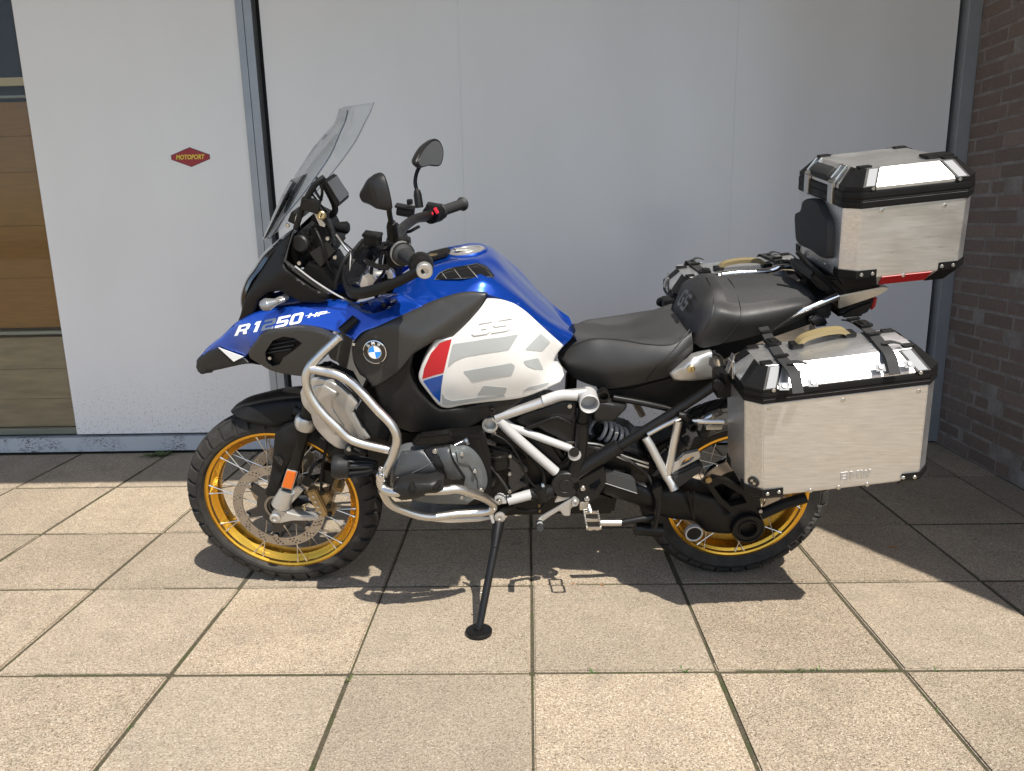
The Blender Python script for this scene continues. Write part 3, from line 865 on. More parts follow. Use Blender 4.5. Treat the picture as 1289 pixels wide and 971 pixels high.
dead_leaf(1.337, .759, .026, .4, 'dry orange leaf on the sunlit slab beside the wall shadow')
dead_leaf(.142, .502, .011, 1.0, 'orange petal by the footpeg shadow, the one farther left')
dead_leaf(.237, .488, .012, 2.2, 'orange petal at the tip of the bike shadow, the one farther right')

# ================================================================== the motorcycle
# frame: x to the rear, y away from the viewer, z up; leaning on its side stand
BO = Vector((-0.07136, 0.61626, 0.002))
BM = (Matrix.Translation(BO) @ Matrix.Rotation(0.030396, 4, 'Z') @ Matrix.Rotation(0.197167, 4, 'X'))
BMI = BM.inverted()
_c = BMI @ CAM
_R3 = BMI.to_3x3()
def at(u, v, w):
    """point of the bike seen in direction (u, v), w metres left of the bike's middle plane"""
    d = _R3 @ (RIGHT * ((u - 644.5) / F_PX) + DOWN * ((v - 485.5) / F_PX) + FWD)
    t = (-w - _c.y) / d.y
    return _c + d * t
def crop(x0, y0, s): return lambda x, y, w: at(x0 + x / s, y0 + y / s, w)
A = crop(230, 110, 3.2225); B = crop(220, 360, 3.735); C = crop(220, 500, 3.733); D = crop(470, 460, 4.223)
E = crop(520, 290, 3.2225); F = crop(690, 470, 3.484); G = crop(830, 300, 2.857); Hh = crop(980, 170, 4.1715)
I = crop(500, 620, 4.297); Jc = crop(290, 220, 4.855); K = crop(420, 230, 4.855); N = crop(320, 560, 6.933)
O = crop(580, 470, 5.394); S = crop(740, 470, 5.711); T = crop(830, 300, 4.604); U = crop(1000, 180, 5.108); V = crop(830, 540, 4.855)
def pts(c, w, *xy): return [c(x, y, (r[0] if r else w)) for x, y, *r in xy]

def sil2(c, crown, *q):
    P = [(c(x, y, -w), w) for x, y, w in q]
    return [Vector((p.x, 0, p.z + crown)) for p, w in P], [Vector((p.x, -w, p.z)) for p, w in P]
def sil(c, ws, crown, *xy):
    """centre line and edge line of a flat-topped shape from its far silhouette, seen ws metres beyond the middle"""
    P = [c(x, y, -ws) for x, y in xy]
    return [Vector((p.x, 0, p.z + crown)) for p in P], [Vector((p.x, -ws, p.z)) for p in P]
bike = empty('motorcycle', BM)
tag(bike, 'blue, white and black adventure motorcycle with gold spoked wheels leaning on its side stand', 'motorcycle')
def bolt(mb, c, r=.006, h=.004, axis=(0, -1, 0)):
    mb.lathe([(r, 0), (r, h * .6), (r * .8, h), (r * .45, h), (r * .4, h * .4)], c, axis, 12); return mb

# ------------------------------------------------------------ wheels
def wheel_frame(cx, r, steer):
    return Matrix.Translation((cx, 0, r)) @ Matrix.Rotation(steer, 4, 'Z')
def ring_profile(prof, seg=120):
    v, f = [], []
    n = len(prof)
    for k in range(seg):
        th = 2 * PI * k / seg
        for y, r in prof: v.append(Vector((r * math.cos(th), y, r * math.sin(th))))
    for k in range(seg):
        k2 = (k + 1) % seg
        for i in range(n):
            i2 = (i + 1) % n
            f.append([k * n + i, k * n + i2, k2 * n + i2, k2 * n + i])
    return v, f
def make_wheel(name, cx, R, hw, rimr, rimhw, steer, nblk, front):
    Mw = wheel_frame(cx, R, steer)
    tr = lambda vs_: [Mw @ v for v in vs_]
    # hub is the wheel's own mesh
    hb = MB()
    hr = .034 if front else .06
    hb.lathe([(.012, -hw * 1.25), (hr * .7, -hw * 1.2), (hr * .75, -.042), (hr * 1.5, -.040), (hr * 1.5, -.034), (hr, -.03), (hr * .95, .03), (hr * 1.5, .034), (hr * 1.5, .040), (hr * .75, .042), (hr * .7, hw * 1.2), (.012, hw * 1.25)], (0, 0, 0), (0, 1, 0), 32)
    hb.v = tr(hb.v)
    wh = hb.obj(name, 'black_metal', bike)
    # tyre: carcass + tread blocks
    k = hw / .060
    dr = R - rimr
    half = [(0, -.009), (.020 * k, -.0105), (.034 * k, -.016), (.045 * k, -.025), (.0535 * k, -.0355), (.0585 * k, -.045), (.0600 * k, -.053), (.057 * k, -.061), (rimhw + .001, -dr + .004), (rimhw - .006, -dr - .004)]
    prof = [(-a, R + b) for a, b in half[::-1]] + [(a, R + b) for a, b in half[1:]]
    prof += [(rimhw - .008, rimr - .012), (-rimhw + .008, rimr - .012)]
    tb = MB(); v, f = ring_profile(prof, 144); tb.add(v, f)
    def surf(w):     # outer tread surface radius at lateral w
        a = abs(w) / k
        xs = [0, .02, .036, .048, .0575, .062]; ys = [0, .0018, .0065, .0145, .026, .036]
        return R - np.interp(a, xs, ys)
    rows_ = [(-.0612, -.0355), (-.032, -.006), (.006, .032), (.0355, .0612)] if front else [(-.0605, -.038), (-.035, -.015), (-.0125, .0125), (.015, .035), (.038, .0605)]
    for ri, (wa, wb) in enumerate(rows_):
        wa *= k; wb *= k
        for q in range(nblk):
            outer = ri in (0, len(rows_) - 1)
            a0 = 2 * PI * (q + (.5 if ri % 2 else .0)) / nblk; da = 2 * PI / nblk * ((.76 if front else .88) if outer else .84)
            sk = .10 * (1 if ri >= len(rows_) / 2 else -1) * (0 if outer else 1)
            vv = []; m_ = 3; n_ = 2
            for lev in (0, 1):
                for i in range(m_ + 1):
                    w = wa + (wb - wa) * i / m_
                    for j in range(n_ + 1):
                        th = a0 + da * (j / n_ - .5) + sk * (i / m_ - .5) * (1 if wa < 0 else -1)
                        inset = .0 if lev == 0 else .06
                        th2 = a0 + (th - a0) * (1 - inset); r_ = surf(w) - (.013 if lev == 0 else 0)
                        wv = w if lev == 0 else (wa + wb) / 2 + (w - (wa + wb) / 2) * .95
                        vv.append(Vector((r_ * math.cos(th2), wv, r_ * math.sin(th2))))
            nn = (m_ + 1) * (n_ + 1); ff = []
            idx = lambda l, i, j: l * nn + i * (n_ + 1) + j
            for i in range(m_):
                for j in range(n_): ff.append([idx(1, i, j), idx(1, i + 1, j), idx(1, i + 1, j + 1), idx(1, i, j + 1)])
            for i in range(m_): ff += [[idx(0, i, 0), idx(0, i + 1, 0), idx(1, i + 1, 0), idx(1, i, 0)], [idx(0, i, n_), idx(1, i, n_), idx(1, i + 1, n_), idx(0, i + 1, n_)]]
            for j in range(n_): ff += [[idx(0, 0, j), idx(1, 0, j), idx(1, 0, j + 1), idx(0, 0, j + 1)], [idx(0, m_, j), idx(0, m_, j + 1), idx(1, m_, j + 1), idx(1, m_, j)]]
            tb.add(vv, ff)
    tb.v = tr(tb.v)
    tb.obj('tyre', 'rubber', wh, 32)
    # rim
    hp = [(rimhw, rimr + .004), (rimhw + .001, rimr - .004), (rimhw - .003, rimr - .009), (rimhw - .010, rimr - .0115), (rimhw - .017, rimr - .020), (rimhw * .52, rimr - .024), (rimhw * .42, rimr - .030), (rimhw * .28, rimr - .0325), (0, rimr - .034)]
    prof = [(-a, b) for a, b in hp] + [(a, b) for a, b in hp[-2::-1]] + [(rimhw - .006, rimr + .002), (rimhw - .008, rimr - .004), (0, rimr - .026), (-rimhw + .008, rimr - .004), (-rimhw + .006, rimr + .002)]
    v, f = ring_profile(prof, 144)
    build('rim', tr(v), f, 'gold', wh, 30, fix=True)
    # spokes, each its own
    ns = 20
    for side in (-1, 1):
        for q in range(ns):
            th = 2 * PI * (q + (.25 if side > 0 else -.05)) / ns + (.09 if q % 2 else -.09)
            th2 = th + (.95 if q % 2 else -.95)
            a = Vector(((rimr - .010) * math.cos(th), side * (rimhw - .009), (rimr - .010) * math.sin(th)))
            hr2 = hr * 1.42
            b_ = Vector((hr2 * math.cos(th2), side * .0375, hr2 * math.sin(th2)))
            mb = MB(); mb.tube([a, b_], .0017, 6, False)
            mb.lathe([(.0036, 0), (.0036, .010), (.0022, .016)], a + (a - b_).normalized() * .002, (b_ - a).normalized(), 6)
            mb.v = tr(mb.v); mb.obj('spoke', 'spoke_steel', wh)
    return wh, Mw
RF, RR, CF, CR = .325, .318, -.752, .752
fw, MF = make_wheel('front_wheel', CF, RF, .060, .2552, .045, -.0634, 34, True)
rw, MR = make_wheel('rear_wheel', CR, RR, .082, .232, .068, 0.0, 34, False)
def inwheel(Mw, mb): mb.v = [Mw @ v for v in mb.v]; return mb
# front discs with real holes
def disc_loops(r0, r1, cx=0, cz=0):
    lo = [circle(0, 0, r1, 96), circle(0, 0, r0, 96)]
    for k in range(30):
        a = 2 * PI * k / 30
        for i, rr in enumerate((r0 + .008, (r0 + r1) / 2 + .001, r1 - .008)):
            b_ = a + (i - 1) * .055 + (.1 if k % 2 else 0); lo.append(circle(rr * math.cos(b_), rr * math.sin(b_), .0032, 8))
    return lo
for sgn in (1, -1):
    v, f = plate('d', disc_loops(.121, .1525), .066 * sgn, .071 * sgn, None, None)
    build('brake_disc', [MF @ p for p in v], f, 'disc_steel', fw, 30, fix=True)
    lo = [circle(0, 0, .074, 48), circle(0, 0, .03, 32)]
    mb = MB(); v, f = plate('c', lo, .060 * sgn, .068 * sgn, None, None); mb.add(v, f)
    for k in range(6):
        a = 2 * PI * k / 6 + .3
        p = [Vector((r_ * math.cos(a + t), -.0615 * sgn, r_ * math.sin(a + t))) for r_, t in ((.068, -.28), (.118, -.11), (.118, .11), (.068, .28))]
        mb.prism(p, .006, (0, -sgn, 0))
    inwheel(MF, mb).obj('disc_carrier', 'gloss_black', fw)
    for k in range(6):
        mb = MB(); a = 2 * PI * k / 6 + .3; mb.cyl(Vector((.117 * math.cos(a), -.071 * sgn, .117 * math.sin(a))), .0085, .004, (0, -sgn, 0), 14)
        inwheel(MF, mb).obj('disc_button', 'disc_steel', fw)
mb = MB(); lo = [circle(0, 0, .047, 48), circle(0, 0, .040, 48)]
for k in range(40):
    a = 2 * PI * k / 40; lo.append([((.0435 + s_) * math.cos(a + t), (.0435 + s_) * math.sin(a + t)) for s_, t in ((-.0025, -.03), (.0025, -.03), (.0025, .03), (-.0025, .03))])
v, f = plate('r', lo, .0725, .074, None, None); mb.add(v, f); inwheel(MF, mb).obj('sensor_ring', 'disc_steel', fw)
mb = MB(); va = math.radians(195)
mb.tube([Vector((.235 * math.cos(va), -.005, .235 * math.sin(va))), Vector((.215 * math.cos(va), -.02, .215 * math.sin(va))), Vector((.205 * math.cos(va), -.032, .207 * math.sin(va)))], .004, 8)
inwheel(MF, mb).obj('valve', 'gloss_black', fw)
# rear disc and hub face
v, f = plate('d', [circle(0, 0, .138, 96), circle(0, 0, .10, 64)], .055, .060, None, None)
build('brake_disc', [MR @ p for p in v], f, 'disc_steel', rw, 30, fix=True)
# lettering on the rear tyre's side
mat('tyre_lettering', (0.06, 0.057, 0.053), 0.7)
v_, f_ = text_shape('PIRELLI', .02, 0, 1.1)
def tyre_text(Mw, a0, a1, r0, r1, w_, parent):
    vv = []
    for lift in (.0008, -.002):
        for s_, t in v_:
            a = a0 + (a1 - a0) * s_; r_ = r0 + (r1 - r0) * t
            vv.append(Mw @ Vector((r_ * math.cos(a), -w_ - lift, r_ * math.sin(a))))
    n = len(v_); ff = [list(q) for q in f_]; cnt = set()
    for q in f_:
        for a, b_ in zip(q, q[1:] + q[:1]): cnt.add((a, b_))
    for a, b_ in cnt:
        if (b_, a) not in cnt: ff.append([b_, a, a + n, b_ + n])
    build('lettering', vv, ff, 'tyre_lettering', parent, 0, fix=True)
tyre_text(MR, math.radians(-6), math.radians(-46), .262, .279, .0825, rw)

# ------------------------------------------------------------ front fork, mudguard, brake
fkB, fkT = N(205, 600, .112), C(612, 130, .108)
mb = MB(); mid = N(300, 330, .112)
mb.tube([mid, fkT, fkT + (fkT - mid) * .55], .0235, 20, False); mb.obj('fork_tube', 'black_metal', bike); mb.mirrored().obj('fork_tube', 'black_metal', bike)
mb = MB(); d = (fkT - mid).normalized(); b0 = N(232, 525, .112); b1 = N(290, 385, .112)
mb.tube([b0 - d * .004, b0, b0.lerp(b1, .5), b1], [.024, .0305, .0305, .029], 20, False)
mb.prism(pts(N, .128, (140, 620), (165, 575), (215, 560), (290, 590), (400, 618), (545, 630), (560, 665), (430, 668), (330, 668), (215, 692), (160, 680)), .03, (0, 1, 0), .004)
mb.prism(pts(N, .122, (330, 395), (385, 365), (430, 400), (300, 545), (235, 560), (250, 520)), .018, (0, 1, 0), .003)
lw = mb.obj('fork_leg', 'silver_paint', bike); mb.mirrored().obj('fork_leg', 'silver_paint', bike)
mb = MB(); mb.lathe([(.017, 0), (.017, .006), (.012, .009), (.009, .009), (.0085, .004)], N(185, 635, .128), (0, -1, 0), 24); mb.obj('axle_bolt', 'silver_paint', lw)
mb = MB(); mb.tube([fkT - d * .012, fkT, fkT + d * .02, fkT + d * .03], [.029, .034, .034, .029], 20, False); mb.obj('fork_collar', 'silver_paint', bike); mb.mirrored().obj('fork_collar', 'silver_paint', bike)
rr_ = pts(N, .139, (238, 372), (285, 228), (372, 248), (325, 392))
mb = MB(); mb.prism(rr_, .007, (0, 1, 0), .002); rf = mb.obj('reflector', 'reflector', bike)
mb = MB(); mb.prism([p + (p - rr_[0].lerp(rr_[2], .5)) * .10 + Vector((0, .003, 0)) for p in rr_], .005, (0, 1, 0), .001); mb.obj('reflector_frame', 'silver_paint', rf)
# mudguard over the tyre
loft('front_mudguard', [
    pts(B, 0, (262, 588, .0), (300, 566, .0), (380, 545, .0), (480, 526, .0), (590, 516, .0), (700, 520, .0)),
    pts(B, 0, (264, 592, .03), (305, 578, .045), (385, 560, .05), (480, 545, .055), (590, 535, .055), (700, 540, .055)),
    pts(B, 0, (268, 597, .04), (300, 622, .066), (375, 650, .074), (475, 664, .078), (585, 640, .078), (700, 620, .078))],
    'black_plastic', bike, 36, 5, thick=.004)
relief('fork_guard', pts(C, .128, (470, 168), (520, 140), (590, 112), (583, 200), (560, 265), (525, 340), (470, 468), (437, 470), (422, 455), (440, 400), (455, 320), (462, 245)),
       pts(C, .14, (520, 220), (500, 300), (465, 410)), .03, 'black_plastic', bike, corners=(0, 2, 6, 8), edge=.006, mirror=True)
mb = MB(); mb.prism(pts(N, .1455, (165, 95), (225, 105), (255, 145), (238, 190), (205, 165)), .004, (0, 1, 0), .001); mb.obj('guard_inset', 'gloss_black', bike)
# caliper
def caliper(sg):
    mb = MB()
    mb.prism([Vector((p.x, p.y * sg, p.z)) for p in pts(N, .108, (450, 415), (535, 392), (575, 470), (640, 600), (625, 640), (575, 630), (520, 545))], .03 * sg, (0, 1, 0), .004)
    mb.prism([Vector((p.x, p.y * sg, p.z)) for p in pts(N, .095, (560, 440), (640, 425), (680, 480), (640, 560), (690, 570), (700, 620), (640, 640), (600, 560))], .05 * sg, (0, 1, 0), .004)
    o = mb.obj('brake_caliper', 'bronze', bike)
    m2 = MB()
    for x, y in ((600, 405), (655, 530), (665, 600)):
        m2 = MB(); m2.cyl(Vector((N(x, y, .097).x, N(x, y, .100).y * sg, N(x, y, .1).z)), .008, .01, (0, -sg, 0), 14); m2.obj('caliper_bolt', 'black_metal', o)
    for y in (455, 500, 545, 588):
        m3 = MB(); p = N(515 + (y - 455) * .45, y, .1095); m3.box(Vector((p.x, p.y * sg, p.z)), (.009, .002, .007), Matrix.Rotation(.5, 3, 'Y')); m3.obj('caliper_mark', 'silver_paint', o)
caliper(1); caliper(-1)
mb = MB()
mb.tube(pts(N, .10, (585, 410, .10), (590, 250, .10), (620, 60, .09), (650, -120, .07), (690, -300, .04)), .0045, 8)
mb.obj('brake_hose', 'black_plastic', bike)
mb = MB(); mb.tube(pts(N, .09, (660, 400, .08), (700, 200, .07), (640, 60, .06), (560, -100, .05)), .004, 8); mb.tube(pts(N, .11, (470, 290, .105), (520, 180, .1), (600, 130, .08)), .006, 8)
mb.box(N(470, 310, .10), (.03, .02, .035), Matrix.Rotation(.6, 3, 'Y'), .004); mb.box(N(650, 250, .06), (.05, .05, .05), Matrix.Rotation(.4, 3, 'Y'), .006)
mb.obj('hose_bracket', 'black_metal', bike)
# lower wishbone / dark mass between fork and engine
mb = MB(); mb.tube(pts(C, .06, (560, 60, .05), (700, 120, .05), (900, 260, .05)), .03, 12); mb.tube(pts(C, -.06, (560, 60, -.06), (720, 130, -.06), (950, 270, -.06)), .03, 12)
mb.obj('wishbone', 'engine_black', bike)

# ------------------------------------------------------------ bodywork
mat('edge_tint', (0.10, 0.12, 0.15), 0.2)
mat('decal_silver2', (0.30, 0.34, 0.40), 0.35, 0.2)
def W(S_, c, x, y, w0=.2, lift=0.0):
    """point on a height-field panel seen at crop position (x, y)"""
    w = w0
    for _ in range(12):
        p = c(x, y, w); w = float(S_((p.x, p.z))[0])
    p = c(x, y, w); return Vector((p.x, -w - lift, p.z))
# tank: blue top shell, from the centre line outwards and down
tk0, tk1 = sil(K, .065, .004, (430, 545), (560, 462), (700, 410), (860, 386), (940, 386), (985, 408))
tk2, tk3 = sil(E, .06, .004, (400, 152), (500, 252), (600, 346), (652, 398))
tank = loft('fuel_tank', [
    tk0 + tk2, tk1 + tk3,
    pts(K, 0, (345, 690, .10), (560, 540, .115), (720, 492, .11), (860, 472, .108)) + pts(E, 0, (290, 128, .105), (350, 172, .105), (450, 265, .10), (550, 355, .092), (650, 420, .08)),
    pts(K, 0, (330, 790, .16), (500, 695, .18), (650, 640, .185), (800, 610, .19)) + pts(E, 0, (270, 200, .195), (330, 215, .19), (430, 275, .17), (520, 350, .14), (640, 440, .105)),
    pts(K, 0, (300, 850, .19), (480, 780, .205), (640, 722, .215), (800, 672, .22)) + pts(E, 0, (280, 255, .222), (330, 268, .215), (400, 295, .20), (500, 375, .17), (612, 468, .12)),
    pts(K, 0, (300, 900, .16), (480, 840, .16), (640, 800, .16), (800, 760, .16)) + pts(E, 0, (280, 300, .16), (330, 310, .16), (400, 340, .15), (500, 415, .12), (600, 490, .09))],
    'blue_paint', bike, 56, 5, sharp=(4,))
# filler cap
cc = K(815, 432, .0); up = Vector((-.12, 0, .99)).normalized()
mb = MB(); mb.lathe([(.064, -.006), (.064, .002), (.061, .005), (.056, .0035), (.053, .0035)], cc + up * .004, up, 40); cap = mb.obj('filler_cap', 'blue_paint', tank)
mb = MB(); mb.lathe([(.053, 0), (.053, .006), (.050, .008), (.040, .008), (.038, .006), (.030, .006), (.028, .008), (.010, .008)], cc + up * .003, up, 40)
mb.box(cc + up * .013, (.076, .018, .005), Matrix.Rotation(.12, 3, 'Y') @ Matrix.Rotation(.5, 3, 'Z'), .002); mb.obj('cap_lid', 'silver_paint', cap)
# black deck in front of the cap
mb = MB(); mb.prism([K(x, y, w) + Vector((0, 0, .003)) for x, y, w in ((560, 478, .05), (690, 440, .05), (715, 410, .0), (700, 400, -.05), (590, 425, -.05), (540, 455, 0))], .01, (0, 0, -1), .002); mb.obj('tank_deck', 'black_plastic', tank)
mb = MB(); mb.box(K(615, 455, .02) + Vector((0, 0, .006)), (.03, .02, .006), None, .002); mb.obj('key_switch', 'brass', tank)
# side vent with slats
from mathutils.bvhtree import BVHTree
_tb = BVHTree.FromPolygons([v.co.copy() for v in tank.data.vertices], [list(p.vertices) for p in tank.data.polygons])
def hit(c, x, y):
    """point of the tank's skin seen at crop position (x, y)"""
    p = c(x, y, .2); d = (p - _c).normalized(); h_ = _tb.ray_cast(_c, d)[0]; return h_ if h_ is not None else p
vent_xy = [(88, 196), (108, 170), (140, 155), (258, 132), (300, 150), (330, 186), (200, 192)]
SV = POLY([hit(E, x, y) for x in range(95, 330, 12) for y in range(134, 195, 6) if inside(vent_xy, x, y)])
ven, _ = relief('side_vent', [W(SV, E, x, y, .16) for x, y in vent_xy], [], .016, 'black_plastic', bike, corners=(0, 3, 5), edge=.002, surf=SV, lift=.0095)
relief('vent_mesh', [W(SV, E, x, y, .16) for x, y in ((108, 188), (118, 173), (145, 162), (256, 140), (292, 156), (316, 180), (200, 185))], [], .002, 'gloss_black', ven, corners='all', edge=.0, surf=SV, lift=.0107)
for xa, ya, xb, yb in ((118, 168, 136, 192), (168, 155, 196, 191), (222, 143, 262, 188)):
    mb = MB(); mb.ribbon([W(SV, E, xa + (xb - xa) * t, ya + (yb - ya) * t, .16, .0123) for t in (0, .5, 1)], .0014, .003); mb.obj('vent_slat', 'silver_paint', ven)
mb = MB(); mb.tube([W(SV, E, x, y, .16, .0101) for x, y in vent_xy + vent_xy[:1]], .0007, 6, False); mb.obj('vent_trim', 'head_light', ven)

# white side panel
wp = [(300, 280), (345, 281), (400, 296), (450, 328), (500, 372), (560, 428), (612, 470), (585, 505), (573, 535), (595, 562), (613, 590), (598, 620), (520, 655), (440, 682), (300, 700), (205, 712), (135, 724), (105, 714), (60, 662), (22, 605), (30, 560), (55, 505), (92, 447), (125, 442), (160, 436), (200, 400), (250, 345)]
SW = TPS([E(*q) for q in ((300, 280, .222), (400, 293, .205), (500, 372, .178), (612, 470, .125), (573, 535, .15), (613, 590, .15), (598, 620, .16), (440, 680, .20), (205, 712, .225), (110, 718, .225), (22, 605, .235), (92, 447, .248), (160, 436, .250), (250, 345, .238), (330, 420, .245), (250, 560, .255), (420, 520, .232), (500, 580, .205), (520, 480, .19), (150, 620, .250))])
white, _ = relief('side_panel', [W(SW, E, x, y) for x, y in wp], [], .05, 'white_paint', bike, corners=(0, 6, 11, 18, 22, 24), edge=.006, surf=SW, step=.014, mirror=True)
def dec(name, m, c, xy, S_, par, lift=.0012, corners='all', w0=.2, rd=9.): return relief(name, [W(S_, c, x, y, w0) for x, y in (rounded(xy, rd) if rd else xy)], [], .0009, m, par, corners=corners, edge=.0, surf=S_, lift=lift, step=.016)[0]
G1 = [(160, 462), (300, 440), (428, 421), (388, 486), (300, 498), (210, 513), (170, 530), (140, 557), (148, 515)]
for nm, xy in (('decal', G1), ('decal', [(202, 572), (300, 555), (400, 538), (415, 552), (400, 588), (300, 602), (242, 614)]), ('decal', [(484, 452), (519, 417), (558, 455), (524, 491), (453, 485)]),
               ('decal', [(446, 530), (507, 518), (530, 566), (490, 563), (460, 550)]), ('decal', [(286, 630), (382, 638), (370, 668), (270, 670), (260, 668)]), ('decal', [(470, 635), (555, 616), (540, 632), (500, 643), (443, 655)]),
               ('decal', [(118, 660), (130, 682), (160, 692), (250, 680), (370, 668), (375, 676), (250, 694), (135, 711), (118, 706)])):
    dec(nm, 'decal_grey', E, xy, SW, white)
dec('decal', 'decal_red', E, [(37, 604), (45, 560), (72, 500), (108, 458), (157, 440), (140, 510), (124, 578), (80, 590)], SW, white, rd=2.)
dec('decal', 'decal_blue', E, [(40, 611), (80, 598), (122, 586), (114, 640), (110, 698), (80, 668)], SW, white, rd=2.)
dec('decal', 'decal_grey', E, [(92, 450), (150, 441), (108, 456), (86, 478)], SW, white, .0011)
def on(S_, c, a, b_, cc_, d_, w0=.2, lift=.001):
    q = lambda s_, t: tuple((a[k] * (1 - s_) + b_[k] * s_) * (1 - t) + (d_[k] * (1 - s_) + cc_[k] * s_) * t for k in (0, 1))
    return lambda s_, t: W(S_, c, *q(s_, t), w0, lift)
run_letters('GS', [1.3, 1.3], .12, on(SW, E, (236, 428), (392, 405), (404, 345), (250, 370)), ['white_paint'] * 2, white, .0022, name='embossed_letter')

# dark shroud above the white panel, with the round badge
SG = FAC([[E(*q) for q in ((95, 285, .222), (200, 252, .222), (302, 257, .226), (103, 388, .262), (200, 322, .246))] + [B(1085, 225, .250)],
          [E(*q) for q in ((302, 257, .230), (200, 322, .250), (103, 388, .266), (250, 340, .236), (165, 432, .242), (92, 446, .246))],
          [B(*q) for q in ((835, 275, .200), (880, 222, .208), (840, 360, .200), (930, 482, .222), (1060, 395, .248), (1085, 225, .252), (1000, 260, .238))]], .005)
gx = [(835, 275), (880, 222), (960, 190), (1050, 150), (1160, 100)]
gs2 = [(95, 285), (200, 252), (260, 250), (302, 257)]
sh_pts = [W(SG, B, x, y) for x, y in gx] + [W(SG, E, x, y) for x, y in gs2] + [W(SG, E, x, y) for x, y in ((250, 340), (165, 432), (92, 444), (45, 475), (0, 505))] + [W(SG, B, x, y) for x, y in ((1060, 395), (1000, 440), (930, 482), (900, 440), (868, 418), (840, 360), (832, 300))]
shr, _ = relief('tank_shroud', sh_pts, [], .05, 'grey_shroud', bike, corners=(0, 8, 10, 11, 16, 18), edge=.006, surf=SG, mirror=True, lift=.003)
def crease(name, c, xy, S_, m, par, w_=.004, lift=.003):
    mb = MB(); mb.ribbon([W(S_, c, x, y, .2, lift) for x, y in xy], w_, .003, (0, 0, 1)); return mb.obj(name, m, par)
rc = W(SG, B, 945, 305, .2, .006); nb = Vector((-.16, -1, .08)).normalized()
mb = MB(); mb.lathe([(.0345, -.004), (.0345, .004), (.032, .006), (.031, .006)], rc, nb, 48); rd = mb.obj('badge', 'gloss_black', bike)
mb = MB(); mb.lathe([(.0335, .0035), (.0335, .0068), (.0315, .0075), (.0312, .006)], rc, nb, 48, False); mb.lathe([(.0195, .006), (.0195, .0072), (.0178, .0072), (.0178, .006)], rc, nb, 40, False); mb.obj('badge_ring', 'chrome', rd)
uu = nb.cross(Vector((0, 0, 1))).normalized() * -1; vv_ = uu.cross(nb).normalized(); vv_ = vv_ if vv_.z > 0 else -vv_
uu = uu if uu.x > 0 else -uu
uu, vv_ = uu * math.cos(.12) + vv_ * math.sin(.12), vv_ * math.cos(.12) - uu * math.sin(.12)
for q in range(4):
    P_ = [rc + nb * .0066] + [rc + nb * .0066 + uu * (.0178 * math.cos(q * PI / 2 + k * PI / 16)) + vv_ * (.0178 * math.sin(q * PI / 2 + k * PI / 16)) for k in range(9)]
    mb = MB(); mb.prism(P_, .001, -nb); mb.obj('badge_quarter', 'roundel_blue' if q in (1, 3) else 'lettering_white', rd, 0)
for ch, a in (('B', 128), ('M', 90), ('W', 52)):
    a = math.radians(a); ctr = rc + nb * .0064 + uu * (.0255 * math.cos(a)) + vv_ * (.0255 * math.sin(a)); tx = uu * math.sin(a) - vv_ * math.cos(a); ty = uu * math.cos(a) + vv_ * math.sin(a); wd = .0042 if ch != 'B' else .0033
    letters('badge_letter', ch, quad(ctr - tx * wd - ty * .0042, ctr + tx * wd - ty * .0042, ctr + tx * wd + ty * .0042, ctr - tx * wd + ty * .0042), 'lettering_white', rd, bold=.01, thick=.0004, nrm=nb)
mb = MB(); bolt(mb, W(SG, B, 842, 272, .2, .002), .005, .004); mb.obj('screw', 'bolt_steel', bike)

# black lower panel under the white one
lowp = [(212, -60, .235), (195, 20, .236), (215, 105, .235), (270, 175, .235), (345, 235, .228), (365, 240, .226), (480, 225, .222), (640, 190, .21), (812, 148, .19), (790, 188, .19), (690, 250, .20), (600, 285, .20), (500, 335, .205), (330, 350, .205), (200, 360, .20), (130, 330, .195), (60, 260, .20), (20, 170, .21), (0, 60, .215), (40, -40, .225), (120, -150, .24), (165, -170, .245)]
relief('lower_fairing', [D(*q) for q in lowp], pts(D, .22, (120, 60), (160, 180, .222), (280, 280, .222), (440, 280, .222), (600, 235, .212)), .06, 'dark_plastic', bike, corners=(5, 8, 10, 14, 20, 21), edge=.005, mirror=True)
mb = MB(); bolt(mb, D(632, 238, .214), .008, .006); mb.obj('screw', 'black_metal', bike)

# ------------------------------------------------------------ beak, blue side, intake wing
SB = TPS([B(*q) for q in ((105, 345, .03), (160, 290, .05), (215, 290, .075), (280, 190, .09), (330, 345, .10), (420, 110, .12), (480, 215, .16), (580, 195, .175), (640, 85, .145), (760, 120, .17), (760, 225, .205), (860, 200, .208), (900, 90, .175), (1050, 80, .195), (1050, 150, .222), (350, 250, .13), (600, 150, .17), (1270, 40, .215))])
bl = [(104, 345), (160, 290), (225, 240), (290, 172), (370, 130), (480, 108), (640, 85), (760, 78), (850, 92), (960, 62), (1060, 40), (1170, 95), (1050, 150), (960, 192), (880, 222), (842, 262), (800, 232), (720, 210), (640, 200), (560, 200), (470, 215), (410, 235), (350, 310), (330, 345), (290, 330), (215, 292)]
blue, _ = relief('front_fairing', [W(SB, B, x, y, .15) for x, y in bl], [], .03, 'blue_paint', bike, corners=(0, 3, 10, 11, 15, 22, 23, 25), edge=.004, surf=SB, mirror=True)
SBx = SB
run_letters('R 1250', [.95, .05, .62, .92, .92, .92], .13, on(SB, B, (280, 236), (592, 174), (610, 122), (303, 186), .15), ['lettering_white'] * 3 + ['decal_silver2'] + ['lettering_white'] * 2, blue, .0006)
run_letters('HP', [1, 1], .12, on(SB, B, (624, 150), (708, 137), (720, 117), (636, 129), .16), ['lettering_white'] * 2, blue, .0006)
